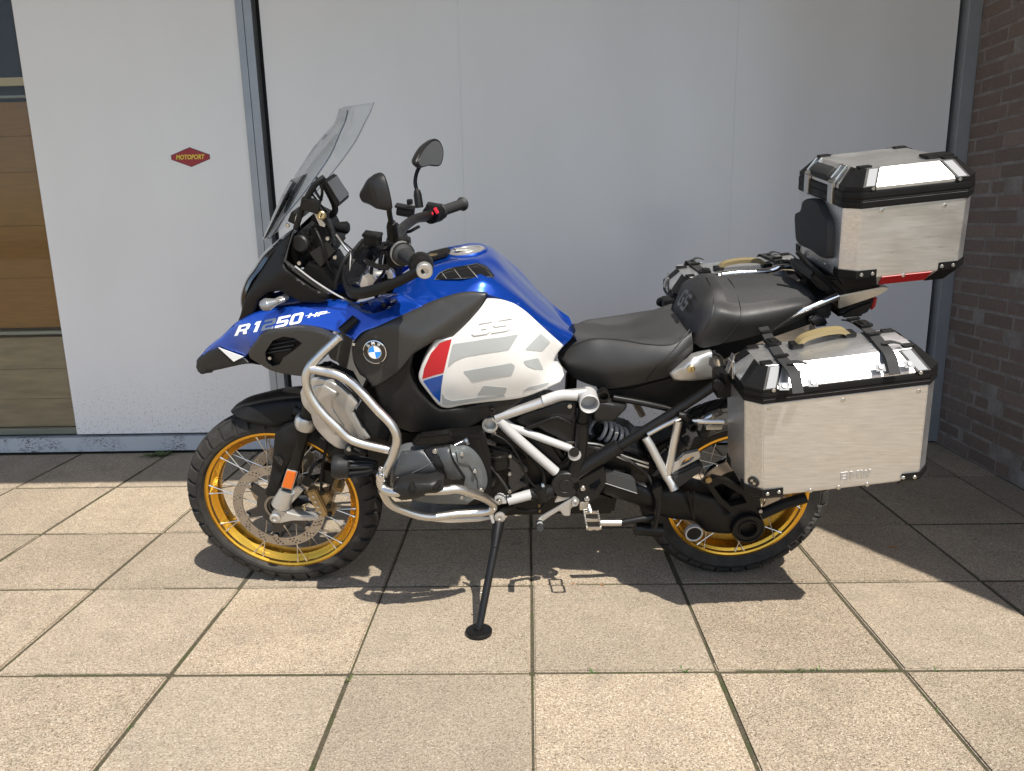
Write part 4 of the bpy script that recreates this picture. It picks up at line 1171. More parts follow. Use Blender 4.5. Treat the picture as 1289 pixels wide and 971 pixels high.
for a_, b_ in (((614, 141), (634, 138)), ((708, 128), (730, 125))):
    mb = MB(); mb.ribbon([W(SB, B, a_[0] + (b_[0] - a_[0]) * t, a_[1] + (b_[1] - a_[1]) * t, .16, .001) for t in (0, .5, 1)], .0015, .001, (0, 0, 1)); mb.obj('stripe', 'lettering_white', blue)
# centre of the beak between both sides
loft('beak', [pts(B, 0, (100, 360, .0), (155, 285, .0), (220, 232, .0), (290, 165, .0), (370, 120, .0), (480, 95, .0)),
              pts(B, 0, (102, 352, .02), (158, 288, .035), (224, 238, .05), (292, 170, .075), (372, 128, .095), (480, 106, .12))], 'blue_paint', bike, 20, 3, thick=.004)
loft('beak_underside', [pts(B, 0, (100, 385, .0), (120, 405, .0), (200, 395, .0), (345, 360, .0), (420, 370, .0)),
                        pts(B, 0, (100, 382, .035), (120, 414, .045), (180, 400, .07), (345, 366, .11), (400, 372, .13))], 'black_plastic', bike, 20, 3, thick=.004)
relief('beak_tip', pts(B, .06, (98, 378, .034), (104, 346, .034), (150, 316, .06), (210, 290, .08), (275, 320, .092), (332, 345, .105), (348, 366, .112), (255, 385, .09), (182, 400, .07), (172, 411, .06), (122, 416, .045), (106, 405, .036)), [], .025, 'dark_plastic', bike, edge=.004, mirror=True)
mb = MB(); mb.prism(pts(B, .10, (205, 291, .082), (322, 334, .108), (277, 357, .0995)), .003, (0, 1, 0)); mb.obj('beak_decal', 'decal_silver', bike, 0)
# intake wing below the blue
SI = FAC([[B(*q) for q in ((345, 308, .115), (420, 218, .168), (600, 200, .205), (620, 270, .230), (660, 335, .234), (748, 248, .228))],
          [B(*q) for q in ((620, 270, .234), (660, 335, .236), (612, 430, .188), (500, 412, .165), (395, 368, .135), (345, 330, .12))]], .006)
win_o = [(345, 308), (375, 265), (418, 218), (500, 205), (600, 200), (680, 215), (748, 248), (715, 300), (670, 345), (625, 395), (612, 430), (520, 418), (440, 395), (395, 368), (350, 338)]
mouth = [(425, 312), (460, 258), (510, 238), (560, 245), (600, 270), (560, 305), (510, 340), (490, 375), (455, 385), (428, 355)]
wing, _ = relief('intake_wing', [W(SI, B, x, y, .17) for x, y in win_o], [], .03, 'grey_shroud', bike, corners=(0, 6, 10), edge=.005, surf=SI, mirror=True, holes=[[W(SI, B, x, y, .17) for x, y in mouth]])
dec('intake_back', 'black_plastic', B, [(405, 315), (450, 245), (510, 225), (570, 235), (615, 270), (570, 320), (525, 350), (505, 390), (450, 398), (410, 360)], SI, wing, -.02)
for (x0, y0), (x1, y1) in (((452, 285), (575, 262)), ((440, 305), (560, 285)), ((430, 322), (545, 305))):
    mb = MB(); mb.ribbon([W(SI, B, x0 + (x1 - x0) * t, y0 + (y1 - y0) * t, .17, -.009) for t in (0, .5, 1)], .008, .003, (.3, -.7, .5)); mb.obj('intake_slat', 'dark_plastic', wing)
mb = MB(); bolt(mb, W(SI, B, 443, 345, .17, -.012), .006, .006); mb.obj('screw', 'bolt_steel', wing)

# ------------------------------------------------------------ headlight cowl
cow = [(35, 935, .06), (60, 860, .09), (80, 790, .10), (100, 730, .105), (130, 670, .11), (190, 575, .115), (215, 520, .115), (270, 445, .12), (330, 385, .125), (378, 340, .13), (345, 440, .14), (320, 530, .145), (345, 570, .15), (400, 620, .16), (500, 690, .165), (590, 730, .17), (592, 770, .17), (540, 790, .17), (430, 790, .165), (370, 760, .16), (300, 715, .15), (230, 722, .14), (170, 770, .13), (150, 830, .115), (110, 900, .10), (60, 930, .075)]
SC = FAC([[Jc(*q) for q in ((100, 730, .105), (130, 670, .11), (215, 520, .115), (330, 385, .128), (378, 340, .132), (265, 605, .150), (320, 530, .150))],
          [Jc(*q) for q in ((60, 860, .09), (80, 790, .105), (150, 830, .115), (265, 605, .154), (400, 690, .172), (590, 750, .172), (300, 715, .152))]], .005)
relief('headlight_cowl', [Jc(*q) for q in cow], [], .03, 'black_plastic', bike, corners='all', edge=.005, surf=SC, mirror=True)
# lamp body across the front
loft('headlight', [pts(Jc, 0, (75, 880, .0), (60, 760, .0), (95, 640, .0), (150, 560, .0), (200, 480, .0), (300, 390, .0)),
                   pts(Jc, 0, (78, 880, .06), (65, 760, .075), (98, 650, .085), (155, 570, .09), (205, 495, .095), (305, 400, .10)),
                   pts(Jc, 0, (90, 880, .095), (90, 760, .105), (125, 660, .11), (190, 575, .115), (240, 500, .12), (330, 410, .125))], 'gloss_black', bike, 24, 4)
relief('cowl_ridge', pts(Jc, .155, (322, 530), (350, 440, .15), (380, 345, .145), (388, 350, .147), (356, 445, .155), (338, 530, .16), (420, 590, .165), (600, 728, .172), (590, 742, .172), (410, 612, .166)), [], .012, 'grey_shroud', bike, edge=.002)
mb = MB(); mb.tube(pts(Jc, .17, (395, 560, .165), (500, 640, .17), (640, 730, .18), (740, 780, .185)), .0028, 8); mb.obj('cowl_trim', 'silver_paint', bike)
# indicator
ic = Jc(205, 800, .17); iax = Vector((-.35, -.25, -.05)).normalized()
def indicator(sg):
    c_ = Vector((ic.x, ic.y * sg, ic.z)); ax = Vector((.86, .35 * sg, .18)).normalized()
    mb = MB(); mb.lathe([(.006, .0), (.016, .006), (.021, .018), (.021, .024), (.012, .045), (.008, .07)], c_ - ax * .012, ax, 20)
    for v in mb.v:
        v.z = c_.z + (v.z - c_.z) * .85
    o = mb.obj('indicator', 'lens_clear', bike)
    m2 = MB(); m2.tube([c_ + ax * .03, c_ + ax * .06 + Vector((0, .02 * sg, 0))], .009, 10, False); bolt(m2, c_ + ax * .042 + Vector((0, -.010 * sg, .004)), .005, .004, (0, -sg, 0)); m2.obj('indicator_stem', 'silver_paint', o)
indicator(1); indicator(-1)
# instrument carrier and dark parts behind the screen
mb = MB()
mb.prism(pts(Jc, .11, (385, 370), (440, 345), (490, 380), (500, 430), (460, 480), (410, 500), (455, 560), (440, 590), (375, 540), (365, 440)), .22, (0, 1, 0), .008)
mb.prism(pts(Jc, .09, (480, 320), (560, 300), (640, 460), (560, 570), (500, 530), (470, 420)), .18, (0, 1, 0), .006)
mb.prism(pts(Jc, .12, (470, 540), (560, 560), (640, 690), (620, 720), (500, 640), (430, 600)), .24, (0, 1, 0), .006)
mb.prism(pts(Jc, .13, (640, 640), (690, 520), (740, 500), (740, 560), (700, 640), (660, 690)), .26, (0, 1, 0), .006)
mb.obj('instrument_carrier', 'black_plastic', bike)
mb = MB(); mb.lathe([(.020, 0), (.024, .004), (.024, .012), (.020, .016), (.012, .016)], Jc(440, 420, .115), (-.3, -1, .1), 24); mb.obj('carrier_boss', 'dark_plastic', bike)
mb = MB(); mb.prism(pts(Jc, .118, (480, 480), (590, 410), (640, 470), (550, 570)), .006, (0, 1, 0), .002); mb.obj('carrier_plate', 'dark_plastic', bike)
# screen (navigation) on a bracket
dv = pts(Jc, .06, (555, 40), (575, 35), (668, 175), (655, 205), (640, 195))
mb = MB(); mb.prism([p for p in dv], .15, (0, 1, 0), .004); nv = mb.obj('navigation_unit', 'black_plastic', bike)
fa, fb2 = Jc(585, 50, .055), Jc(660, 172, .055); tdir = (fb2 - fa); off = Vector((-tdir.z, 0, tdir.x)).normalized()
off = off if off.x > 0 else -off
mb = MB(); mb.prism([p + off * .003 for p in (fa, fb2, fb2 + Vector((0, .13, 0)), fa + Vector((0, .13, 0)))], .002, off); mb.obj('display', 'screen_glass', nv, 0)
mb = MB()
mb.tube(pts(Jc, .02, (540, 20), (600, 110), (640, 220), (600, 260)), .009, 8); mb.tube(pts(Jc, .06, (520, 10, .06), (560, 90, .06), (545, 170, .05), (500, 210, .04)), .004, 8); mb.tube(pts(Jc, .05, (495, 50), (530, 120), (560, 160)), .004, 8)
mb.tube(pts(Jc, .10, (400, 330, .1), (450, 180, .1), (520, 60, .1), (575, 15, .09)), .008, 8); mb.tube(pts(Jc, -.10, (400, 330, -.1), (450, 180, -.1), (520, 60, -.1)), .008, 8)
mb.box(Jc(490, 185, .10), (.05, .03, .035), Matrix.Rotation(.3, 3, 'Y'), .006); mb.box(Jc(560, 250, .03), (.04, .06, .04), Matrix.Rotation(.5, 3, 'Y'), .006)
mb.box(Jc(600, 340, .05), (.02, .04, .09), Matrix.Rotation(-.15, 3, 'Y'), .004); mb.box(Jc(430, 230, .0), (.02, .18, .03), Matrix.Rotation(.5, 3, 'Y'), .004)
mb.obj('screen_bracket', 'black_metal', bike)
mb = MB(); mb.prism(pts(Jc, .105, (510, 235), (535, 250), (580, 305), (575, 322), (545, 312)), .006, (0, 1, 0), .001); mb.obj('bracket_arm', 'silver_paint', bike)
mb = MB(); mb.prism(pts(Jc, .09, (395, 255), (430, 215), (455, 220), (410, 260), (405, 310), (390, 290)), .01, (0, 1, 0), .001); mb.obj('bracket_arm', 'silver_paint', bike)
mb = MB(); mb.lathe([(.0115, 0), (.0115, .012), (.009, .014), (.008, .012)], Jc(562, 248, .10), (0, -1, .15), 20); lk = mb.obj('bracket_lock', 'brass', bike)
mb = MB(); mb.box(Jc(562, 248, .10) + Vector((0, -.0135, .002)), (.003, .002, .011), Matrix.Rotation(.5, 3, 'Y')); mb.obj('key_slot', 'gloss_black', lk)
mb = MB(); mb.lathe([(.006, 0), (.013, .004), (.016, .02), (.018, .034), (.012, .04)], Jc(640, 320, .05), (.9, -.1, -.05), 16); mb.obj('power_socket', 'black_plastic', bike)
# windscreen: near edge, centre, mirrored far edge
near = pts(A, .14, (352, 612, .12), (420, 515, .145), (470, 455, .155), (545, 355, .165), (602, 268, .172), (640, 180, .185), (658, 140, .19), (670, 93, .20))
cen = pts(A, .0, (330, 622, .0), (372, 520, .0), (430, 400, .0), (500, 290, .0), (555, 212, .0), (612, 150, .0), (640, 118, .0), (662, 78, .0))
midr = pts(A, .07, (335, 618, .075), (390, 516, .085), (440, 425, .09), (512, 315, .10), (568, 235, .10), (608, 165, .105), (622, 130, .105), (632, 90, .105))
ws = loft('windscreen', [cen, midr, near], 'clear_screen', bike, 40, 6, thick=.0035, close_ends=False, smooth=60)
# smoked lower insert in front
loft('screen_insert', [[p + Vector((-.008, 0, .0)) for p in pts(A, .0, (335, 616, .0), (372, 530, .0), (420, 425, .0), (450, 375, .0))],
                       [p + Vector((-.008, 0, 0)) for p in pts(A, .07, (342, 612, .07), (388, 520, .078), (432, 432, .082), (462, 380, .075))]], 'gloss_black', bike, 20, 5, thick=.003)
mb = MB(); mb.tube(near, .0019, 6); mb.obj('screen_edge', 'edge_tint', ws)
mb = MB(); mb.tube([Vector((p.x, -p.y, p.z)) for p in near], .0015, 6); mb.obj('screen_edge', 'edge_tint', ws)

# small clear wind deflector by the tank
SD = TPS([K(*q) for q in ((130, 740, .20), (260, 700, .19), (380, 705, .19), (330, 760, .21), (200, 790, .215), (80, 700, .185))])
dfl, _ = relief('wind_deflector', [W(SD, K, x, y) for x, y in ((60, 690), (150, 735), (240, 705), (330, 695), (395, 715), (360, 750), (260, 790), (195, 790), (150, 770), (100, 735))], [], .003, 'smoke_screen', bike, corners=(), edge=.001, surf=SD, lift=.012)
for x, y in ((175, 735), (312, 738)):
    mb = MB(); bolt(mb, W(SD, K, x, y, .2, .013), .006, .004); mb.obj('deflector_screw', 'black_metal', dfl)

# ------------------------------------------------------------ handlebar and controls
bar_d = .0135
mb = MB(); mb.tube(pts(K, 0, (440, 442, .31), (400, 385, .22), (385, 335, .13), (400, 305, .06), (440, 262, -.06), (500, 222, -.16), (560, 205, -.23), (640, 178, -.31)), .0145, 14); hbar = mb.obj('handlebar', 'black_metal', bike)
def grip(a, b_, nm, end):
    d = (b_ - a).normalized(); L_ = (b_ - a).length
    mb = MB(); prof = [(.024, -.004), (.026, .0), (.026, .006), (.0175, .010)]
    k = 12
    for i in range(k): prof += [(.0178, .014 + (L_ - .03) * i / k), (.0168, .014 + (L_ - .03) * (i + .5) / k)]
    prof += [(.018, L_ - .012), (.024 if end else .019, L_ - .004), (.023 if end else .018, L_)]
    mb.lathe(prof, a, d, 24); return mb.obj(nm, 'grip_rubber', hbar)
gl0, gl1 = K(425, 437, .315), K(520, 500, .430)
gr0, gr1 = K(650, 178, -.325), K(790, 130, -.450)
grip(gl0, gl1, 'grip', False); grip(gr0, gr1, 'grip', True)
def ring(c, d, r0, r1, h, nm, m, par=hbar):
    mb = MB(); mb.lathe([(r0, 0), (r1, 0), (r1, h), (r0, h)], c, d, 28, False); return mb.obj(nm, m, par)
dl = (gl1 - gl0).normalized(); dr_ = (gr1 - gr0).normalized()
for i, (o_, r_) in enumerate(((-.012, .031), (.0, .029))):
    ring(gl0 + dl * o_, dl, r_ - .0045, r_, .005, 'multi_controller', 'dark_plastic' if i else 'silver_paint')
mb = MB(); mb.lathe([(.02, -.055), (.027, -.05), (.028, -.02), (.026, -.012)], gl0, dl, 20); mb.box(gl0 - dl * .035 + Vector((.01, 0, .02)), (.04, .04, .03), None, .006); mb.box(gl0 - dl * .03 + Vector((-.01, 0, -.022)), (.045, .04, .03), None, .006); mb.obj('switch_housing', 'black_plastic', hbar)
mb = MB(); mb.box(K(375, 338, .27), (.016, .014, .008), Matrix.Rotation(.3, 3, 'Y'), .002); mb.obj('switch_button', 'red_switch', hbar)
mb = MB(); mb.lathe([(.022, -.065), (.029, -.06), (.030, -.015), (.026, -.008)], gr0, dr_, 20); mb.box(gr0 - dr_ * .045 + Vector((.004, 0, .012)), (.05, .05, .045), Matrix.Rotation(.2, 3, 'Y'), .008); mb.obj('switch_housing', 'black_plastic', hbar)
mb = MB(); mb.box(K(627, 172, -.252), (.010, .012, .020), Matrix.Rotation(-.5, 3, 'Y'), .002); mb.obj('switch_button', 'red_switch', hbar)
mb = MB(); mb.box(K(600, 190, -.25), (.010, .012, .009), None, .002); mb.obj('switch_button', 'red_switch', hbar)
# reservoirs
mb = MB(); mb.box(K(240, 345, .27), (.042, .05, .03), Matrix.Rotation(.15, 3, 'Y'), .007); mb.box(K(238, 318, .27), (.046, .054, .008), Matrix.Rotation(.15, 3, 'Y'), .003); mb.obj('clutch_reservoir', 'black_plastic', hbar)
mb = MB(); mb.box(K(440, 172, -.24), (.055, .05, .032), Matrix.Rotation(.2, 3, 'Y'), .007); mb.box(K(435, 148, -.24), (.06, .054, .008), Matrix.Rotation(.2, 3, 'Y'), .003); mb.box(K(465, 118, -.22), (.018, .02, .016), None, .004); mb.obj('brake_reservoir', 'black_plastic', hbar)
# levers and cables
mb = MB(); mb.tube(pts(K, 0, (330, 400, .28), (240, 420, .30), (200, 470, .34), (260, 510, .39), (330, 520, .43)), .0065, 8); mb.obj('clutch_lever', 'black_metal', hbar)
mb = MB(); mb.tube(pts(K, 0, (560, 210, -.26), (520, 230, -.31), (560, 230, -.38), (620, 220, -.43)), .0065, 8); mb.obj('brake_lever', 'black_metal', hbar)
mb = MB(); mb.tube(pts(K, 0, (360, 400, .22), (250, 470, .16), (230, 600, .1), (260, 700, .05)), .005, 8); mb.tube(pts(K, 0, (340, 370, .18), (180, 400, .14), (120, 480, .10), (100, 640, .06)), .006, 8); mb.tube(pts(K, 0, (420, 300, .02), (300, 420, .04), (280, 560, .04)), .006, 8)
mb.obj('cable', 'black_plastic', hbar)
mb = MB(); mb.box(K(390, 330, .03) + Vector((0, 0, -.02)), (.05, .12, .04), Matrix.Rotation(-.3, 3, 'Y'), .008); mb.tube([K(385, 350, .0), K(330, 560, .0) + Vector((0, 0, -.05))], .03, 12, False); mb.obj('bar_clamp', 'black_metal', hbar)
mb = MB(); mb.box(K(210, 590, .1), (.05, .05, .04), Matrix.Rotation(-.4, 3, 'Y'), .008); mb.tube(pts(K, .08, (190, 520, .12), (230, 560, .1), (300, 560, .08)), .011, 10); mb.tube(pts(K, .08, (310, 530, .1), (345, 545, .1), (355, 580, .1)), .012, 10); mb.obj('steering_head', 'silver_paint', bike)
# leads in the cockpit
for P, r_ in ((pts(Jc, 0, (640, 380, .06), (700, 420, .05), (760, 470, .06), (830, 500, .1)), .0025), (pts(Jc, 0, (520, 330, .1), (560, 420, .12), (600, 560, .12), (650, 640, .1)), .004), (pts(Jc, 0, (590, 300, .07), (625, 360, .09), (610, 430, .1), (560, 470, .115)), .003),
              (pts(Jc, 0, (500, 120, .07), (540, 170, .06), (590, 230, .05)), .003), (pts(Jc, 0, (740, 470, .12), (690, 540, .14), (650, 640, .15), (640, 700, .15)), .006), (pts(K, 0, (300, 400, .25), (330, 460, .24), (310, 540, .2), (250, 620, .15)), .004), (pts(K, 0, (380, 250, -.1), (440, 300, -.08), (520, 270, -.15)), .005)):
    mb = MB(); mb.tube(P, r_, 8); mb.obj('lead', 'black_plastic', hbar)
mb = MB(); mb.tube(pts(Jc, 0, (645, 365, .09), (690, 430, .09), (745, 495, .1)), .0045, 8); mb.obj('steering_damper', 'tube_steel', bike)
for x, y, w_ in ((422, 540, .162), (595, 390, .11), (640, 505, .12), (350, 310, .1)):
    mb = MB(); bolt(mb, Jc(x, y, w_), .006, .005); mb.obj('screw', 'bolt_steel', bike)
# hand guards
def guard(sg):
    m_ = lambda P: [Vector((p.x, p.y * sg, p.z)) for p in P]
    lo = m_(pts(K, 0, (560, 552, .465), (500, 585, .462), (420, 627, .455), (300, 678, .44), (170, 712, .41), (95, 700, .365), (60, 620, .29), (58, 565, .25)))
    hi = m_(pts(K, 0, (540, 500, .465), (490, 522, .462), (415, 562, .455), (295, 607, .44), (160, 640, .41), (90, 628, .365), (62, 545, .29), (62, 500, .25)))
    o = loft('hand_guard', [lo, [a.lerp(b_, .5) + Vector((-.003, -.004 * sg, 0)) for a, b_ in zip(lo, hi)], hi], 'black_plastic', bike, 40, 3, mirror=False, thick=.010)
    sh = m_(pts(K, 0, (88, 620, .365), (62, 545, .29), (95, 455, .27), (105, 430, .27), (200, 395, .28), (300, 375, .29), (285, 420, .33), (170, 560, .40), (150, 630, .41)))
    mb = MB(); mb.prism(sh, .004, (1, 0, 0), .001); mb.obj('guard_shield', 'gloss_black', o)
    mb = MB(); mb.tube(m_(pts(K, 0, (105, 432, .268), (100, 520, .30), (112, 600, .36), (150, 615, .405))), .0018, 6); mb.obj('shield_edge', 'silver_paint', o)
    ax = Vector((0, -sg, 0)); c_ = m_([K(552, 522, .445)])[0]
    mb = MB(); mb.lathe([(.026, -.03), (.029, -.02), (.029, .0), (.024, .012)], c_ + Vector((-.006, 0, .004)), (.15, -sg, -.1), 24); mb.obj('bar_end', 'black_metal', o)
    mb = MB(); mb.lathe([(.0195, .006), (.0195, .022), (.017, .025), (.009, .025), (.0085, .02), (.005, .02)], c_, (.15, -sg, -.1), 24); mb.obj('bar_end_bolt', 'silver_paint', o)
guard(1)
# mirrors
def on_plane(c, x, y, p0, n):
    a, b_ = c(x, y, 0.), c(x, y, .3); d = b_ - a; return a + d * ((p0 - a).dot(n) / d.dot(n))
def mirror(c, outl, p0, n, stem, nm):
    n = Vector(n).normalized(); P = closed([on_plane(c, x, y, p0, n) for x, y in outl], (), 5); cen_ = sum(P, Vector()) / len(P); m_ = len(P); P = [cen_ + (p - cen_) * .93 for p in P]
    mb = MB(); v = []
    for sc, of in ((.965, .001), (1.0, -.003), (.97, -.014), (.82, -.028), (.45, -.038)): v += [cen_ + (p - cen_) * sc + n * of for p in P]
    f = [[i * m_ + k, i * m_ + (k + 1) % m_, (i + 1) * m_ + (k + 1) % m_, (i + 1) * m_ + k] for i in range(4) for k in range(m_)] + [[k for k in range(m_)][::-1], [4 * m_ + k for k in range(m_)]]
    mb.add(v, f); o = mb.obj('mirror', 'dark_plastic', bike, 30)
    m2 = MB(); m2.prism([cen_ + (p - cen_) * .88 + n * .0025 for p in P], .002, -n); m2.obj('mirror_glass', 'mirror_glass', o, 0)
    m3 = MB(); m3.tube(stem, .0065, 10); m3.obj('mirror_stem', 'black_metal', o)
    m4 = MB(); a, b_ = stem[-1], stem[-2]; d = (b_ - a).normalized(); m4.lathe([(.014, -.01), (.0135, .03), (.010, .045), (.0085, .046)], a, d, 16); m4.obj('stem_boot', 'black_plastic', o)
pl = A(815, 425, .37); nl = Vector((.88, .46, .1))
mirror(A, [(803, 338), (820, 352), (838, 405), (855, 495), (848, 502), (800, 478), (758, 458), (748, 432), (768, 385)], pl, nl, pts(A, 0, (835, 480, .37), (840, 520, .355), (848, 560, .33), (852, 600, .31)), 'l')
pr = A(1005, 265, -.37); nr = Vector((.90, -.42, .06))
mirror(A, [(1018, 205), (1045, 212), (1062, 255), (1058, 300), (1046, 322), (1000, 322), (955, 330), (943, 310), (950, 285), (980, 235)], pr, nr, pts(A, 0, (962, 320, -.36), (950, 345, -.355), (943, 385, -.34), (952, 430, -.325), (958, 475, -.315)), 'r')

# ------------------------------------------------------------ seats
def seat(name, rails, nu, nv, split):
    o = loft(name, rails, 'leather', bike, nu, nv, smooth=40)
    o.data.materials.append(MATS['leather_grain']); ncol = (len(rails) - 1) * nv * 2
    for p in o.data.polygons:
        k = p.index % ncol if p.index < (nu - 1) * ncol else 0; i = p.index // ncol
        if abs(k + .5 - ncol / 2) < split * nv and (name != 'pillion_seat' or i > nu * .36): p.material_index = 1
    return o
r2 = pts(E, 0, (592, 500, .06), (650, 467, .075), (720, 442, .087), (790, 440, .097), (860, 447, .115), (950, 462, .143), (1050, 462, .158), (1130, 415, .14))
rs0, rs1 = sil2(E, .005, (648, 380, .040), (700, 377, .052), (780, 387, .065), (860, 379, .075), (940, 348, .092), (1010, 326, .105), (1075, 330, .105), (1110, 352, .09))
sr = seat('rider_seat', [
    rs0, rs1,
    r2,
    pts(E, 0, (586, 514, .07), (640, 535, .10), (720, 545, .125), (800, 552, .145), (880, 552, .163), (960, 545, .174), (1060, 515, .178), (1135, 455, .15)),
    pts(E, 0, (600, 548, .065), (650, 597, .09), (720, 628, .105), (795, 643, .12), (870, 632, .135), (960, 612, .145), (1050, 585, .145), (1135, 492, .135))], 52, 6, 2)
mb = MB(); mb.tube([p + Vector((0, -.001, .0005)) for p in r2], .0018, 6); mb.obj('seam', 'leather', sr)
mb = MB(); mb.tube([p + Vector((0, -.001, 0)) for p in pts(E, 0, (1122, 402, .143), (1060, 480, .170), (1000, 545, .179), (945, 612, .148))], .0016, 6); mb.obj('seam', 'leather', sr)
q2 = pts(T, 0, (205, 470, .125), (222, 400, .13), (265, 330, .135), (345, 310, .14), (450, 372, .138), (590, 322, .133), (735, 262, .12), (820, 290, .105), (870, 345, .09))
def xwz(*q): return [Vector((x, -w, z)) for x, z, w in q]
pil = seat('pillion_seat', [
    xwz((.528, .90, 0), (.542, .96, 0), (.565, 1.01, 0), (.605, 1.047, 0), (.67, 1.041, 0), (.76, 1.046, 0), (.85, 1.04, 0), (.90, 1.015, 0), (.925, .98, 0)),
    xwz((.528, .90, .07), (.542, .957, .075), (.565, 1.005, .075), (.602, 1.036, .078), (.67, 1.030, .08), (.76, 1.034, .08), (.85, 1.029, .07), (.90, 1.01, .062), (.922, .98, .055)),
    xwz((.532, .897, .115), (.548, .955, .12), (.567, 1.0, .12), (.60, 1.012, .122), (.668, 1.004, .130), (.76, 1.010, .124), (.84, 1.012, .104), (.89, 1.004, .09), (.915, .975, .08)),
    xwz((.540, .892, .138), (.556, .930, .153), (.578, .965, .160), (.61, .985, .166), (.67, .975, .168), (.76, .985, .158), (.84, .995, .138), (.885, .985, .115), (.91, .965, .095)),
    xwz((.549, .886, .135), (.566, .878, .145), (.60, .885, .15), (.63, .892, .15), (.69, .905, .148), (.77, .925, .14), (.84, .945, .125), (.88, .958, .105), (.905, .955, .09))], 52, 6, 2)
def seam(par, *q):
    mb = MB(); mb.tube(xwz(*q), .0016, 6); mb.obj('seam', 'leather', par)
seam(pil, (.603, 1.0475, .0), (.600, 1.040, .06), (.597, 1.016, .112), (.590, 1.0, .143), (.578, .966, .1625), (.560, .915, .152), (.566, .880, .146))
seam(pil, (.668, 1.0422, .0), (.668, 1.035, .06), (.668, 1.006, .1295), (.662, .976, .1695), (.640, .925, .163), (.618, .892, .151))
seam(pil, (.905, 1.0, .085), (.86, .995, .128), (.81, .965, .150), (.77, .93, .142))
nf = Vector((-.93, -.05, .36)).normalized()
run_letters('GS', [1, 1], .12, lambda s_, t: Vector((.5335 + .0265 * t, .03 - .085 * s_, .955 + .048 * t)) + nf * .008, ['gloss_black'] * 2, pil, .001, nf, name='embossed_letter')
# dark tray below the seats
mb = MB()
mb.prism(pts(S, .11, (60, 110), (300, 100), (600, 20), (930, -60), (960, 40), (640, 250), (330, 230), (130, 190)), .22, (0, 1, 0), .006)
mb.prism(pts(T, .10, (60, 640), (220, 620), (620, 500), (900, 380), (1000, 330), (1000, 460), (600, 600), (350, 720), (100, 800)), .20, (0, 1, 0), .006)
mb.obj('seat_tray', 'black_plastic', bike)
sl, _ = relief('seat_lock_cover', pts(T, .17, (60, 790, .165), (80, 772, .165), (200, 690, .172), (300, 660, .165), (360, 690, .155), (365, 790, .155), (330, 815, .155), (200, 830, .165), (85, 828, .165)), pts(T, .185, (190, 755, .187)), .03, 'silver_paint', bike, edge=.006, mirror=True)
mb = MB(); mb.lathe([(.0115, 0), (.0115, .006), (.009, .008), (.0075, .008)], T(182, 755, .186), (0, -1, 0), 20); lk = mb.obj('seat_lock', 'brass', sl)
mb = MB(); mb.box(T(182, 757, .186) + Vector((0, -.0085, 0)), (.002, .002, .009)); mb.obj('key_slot', 'gloss_black', lk)
mb = MB(); mb.tube(pts(T, .15, (310, 670, .17), (340, 690, .165), (350, 730, .16)), .012, 10); mb.obj('rack_clamp', 'chrome', sl)

# ------------------------------------------------------------ engine
mb = MB()
mb.prism(pts(D, .17, (120, 330), (250, 350), (500, 340), (700, 320), (900, 330), (1060, 560), (1000, 690), (700, 720), (480, 760), (200, 700), (130, 560)), .34, (0, 1, 0), .012)
mb.obj('engine_block', 'engine_black', bike)
mb = MB(); mb.prism(pts(D, .10, (-60, 100), (80, 60), (200, 300), (180, 560), (60, 700), (-20, 560), (-60, 300)), .20, (0, 1, 0), .012); mb.obj('radiator_housing', 'engine_black', bike)
# gearbox underside and exhaust box
mb = MB(); mb.prism(pts(D, .08, (470, 700), (760, 690), (1180, 660), (1300, 700), (1280, 800), (1000, 800), (640, 810), (480, 790)), .22, (0, 1, 0), .012); mb.obj('gearbox_case', 'engine_black', bike)
# cylinder with fins
mb = MB()
for k in range(6):
    w_ = .205 + k * .014
    mb.prism(pts(D, w_, (190, 430), (380, 375), (590, 370), (625, 480), (630, 690), (300, 720), (180, 600)), .006, (0, 1, 0), .001)
mb.prism(pts(D, .28, (215, 450), (390, 395), (570, 390), (605, 500), (600, 670), (300, 700), (200, 600)), .12, (0, 1, 0), .004)
mb.obj('cylinder', 'engine_black', bike); mb.mirrored().obj('cylinder', 'engine_black', bike)
hx = pts(D, .30, (92, 625, .29), (100, 540, .30), (125, 470, .30), (170, 445, .30), (270, 436, .30), (410, 428, .30), (500, 442, .295), (560, 490, .29), (600, 575, .285), (602, 650, .285), (560, 690, .285), (500, 740, .28), (330, 738, .28), (220, 718, .28), (120, 655, .285))
SH = FAC([pts(D, 0, (100, 540, .318), (150, 455, .318), (270, 440, .320), (255, 548, .350), (345, 503, .354), (415, 430, .326)),
          pts(D, 0, (150, 598, .336), (255, 548, .352), (345, 505, .356), (330, 735, .290), (130, 650, .300), (480, 735, .290)),
          pts(D, 0, (430, 440, .336), (450, 560, .352), (600, 600, .296), (560, 480, .302), (560, 690, .296))], .006)
hd, _ = relief('cylinder_head', hx, [], .05, 'head_light', bike, corners=(0, 5, 11), edge=.010, surf=SH, mirror=True)
front_c, _ = relief('head_cover', [W(SH, D, x, y, .33) for x, y in ((100, 620), (108, 545), (150, 458), (265, 445), (352, 555), (240, 615), (170, 640))], [], .01, 'head_grey', bike, edge=.004, surf=SH, lift=.008)
mb = MB(); mb.tube([W(SH, D, x, y, .33, .0085) for x, y in ((150, 590), (250, 545), (330, 500))], .0012, 6); mb.obj('cover_crease', 'head_light', front_c)
br, _ = relief('head_guard_bracket', [W(SH, D, x, y, .33) for x, y in ((270, 440), (330, 424), (405, 420), (432, 505), (490, 590), (480, 640), (250, 640), (300, 610), (372, 578), (356, 545))], [], .012, 'black_metal', bike, edge=.004, surf=SH, lift=.014)
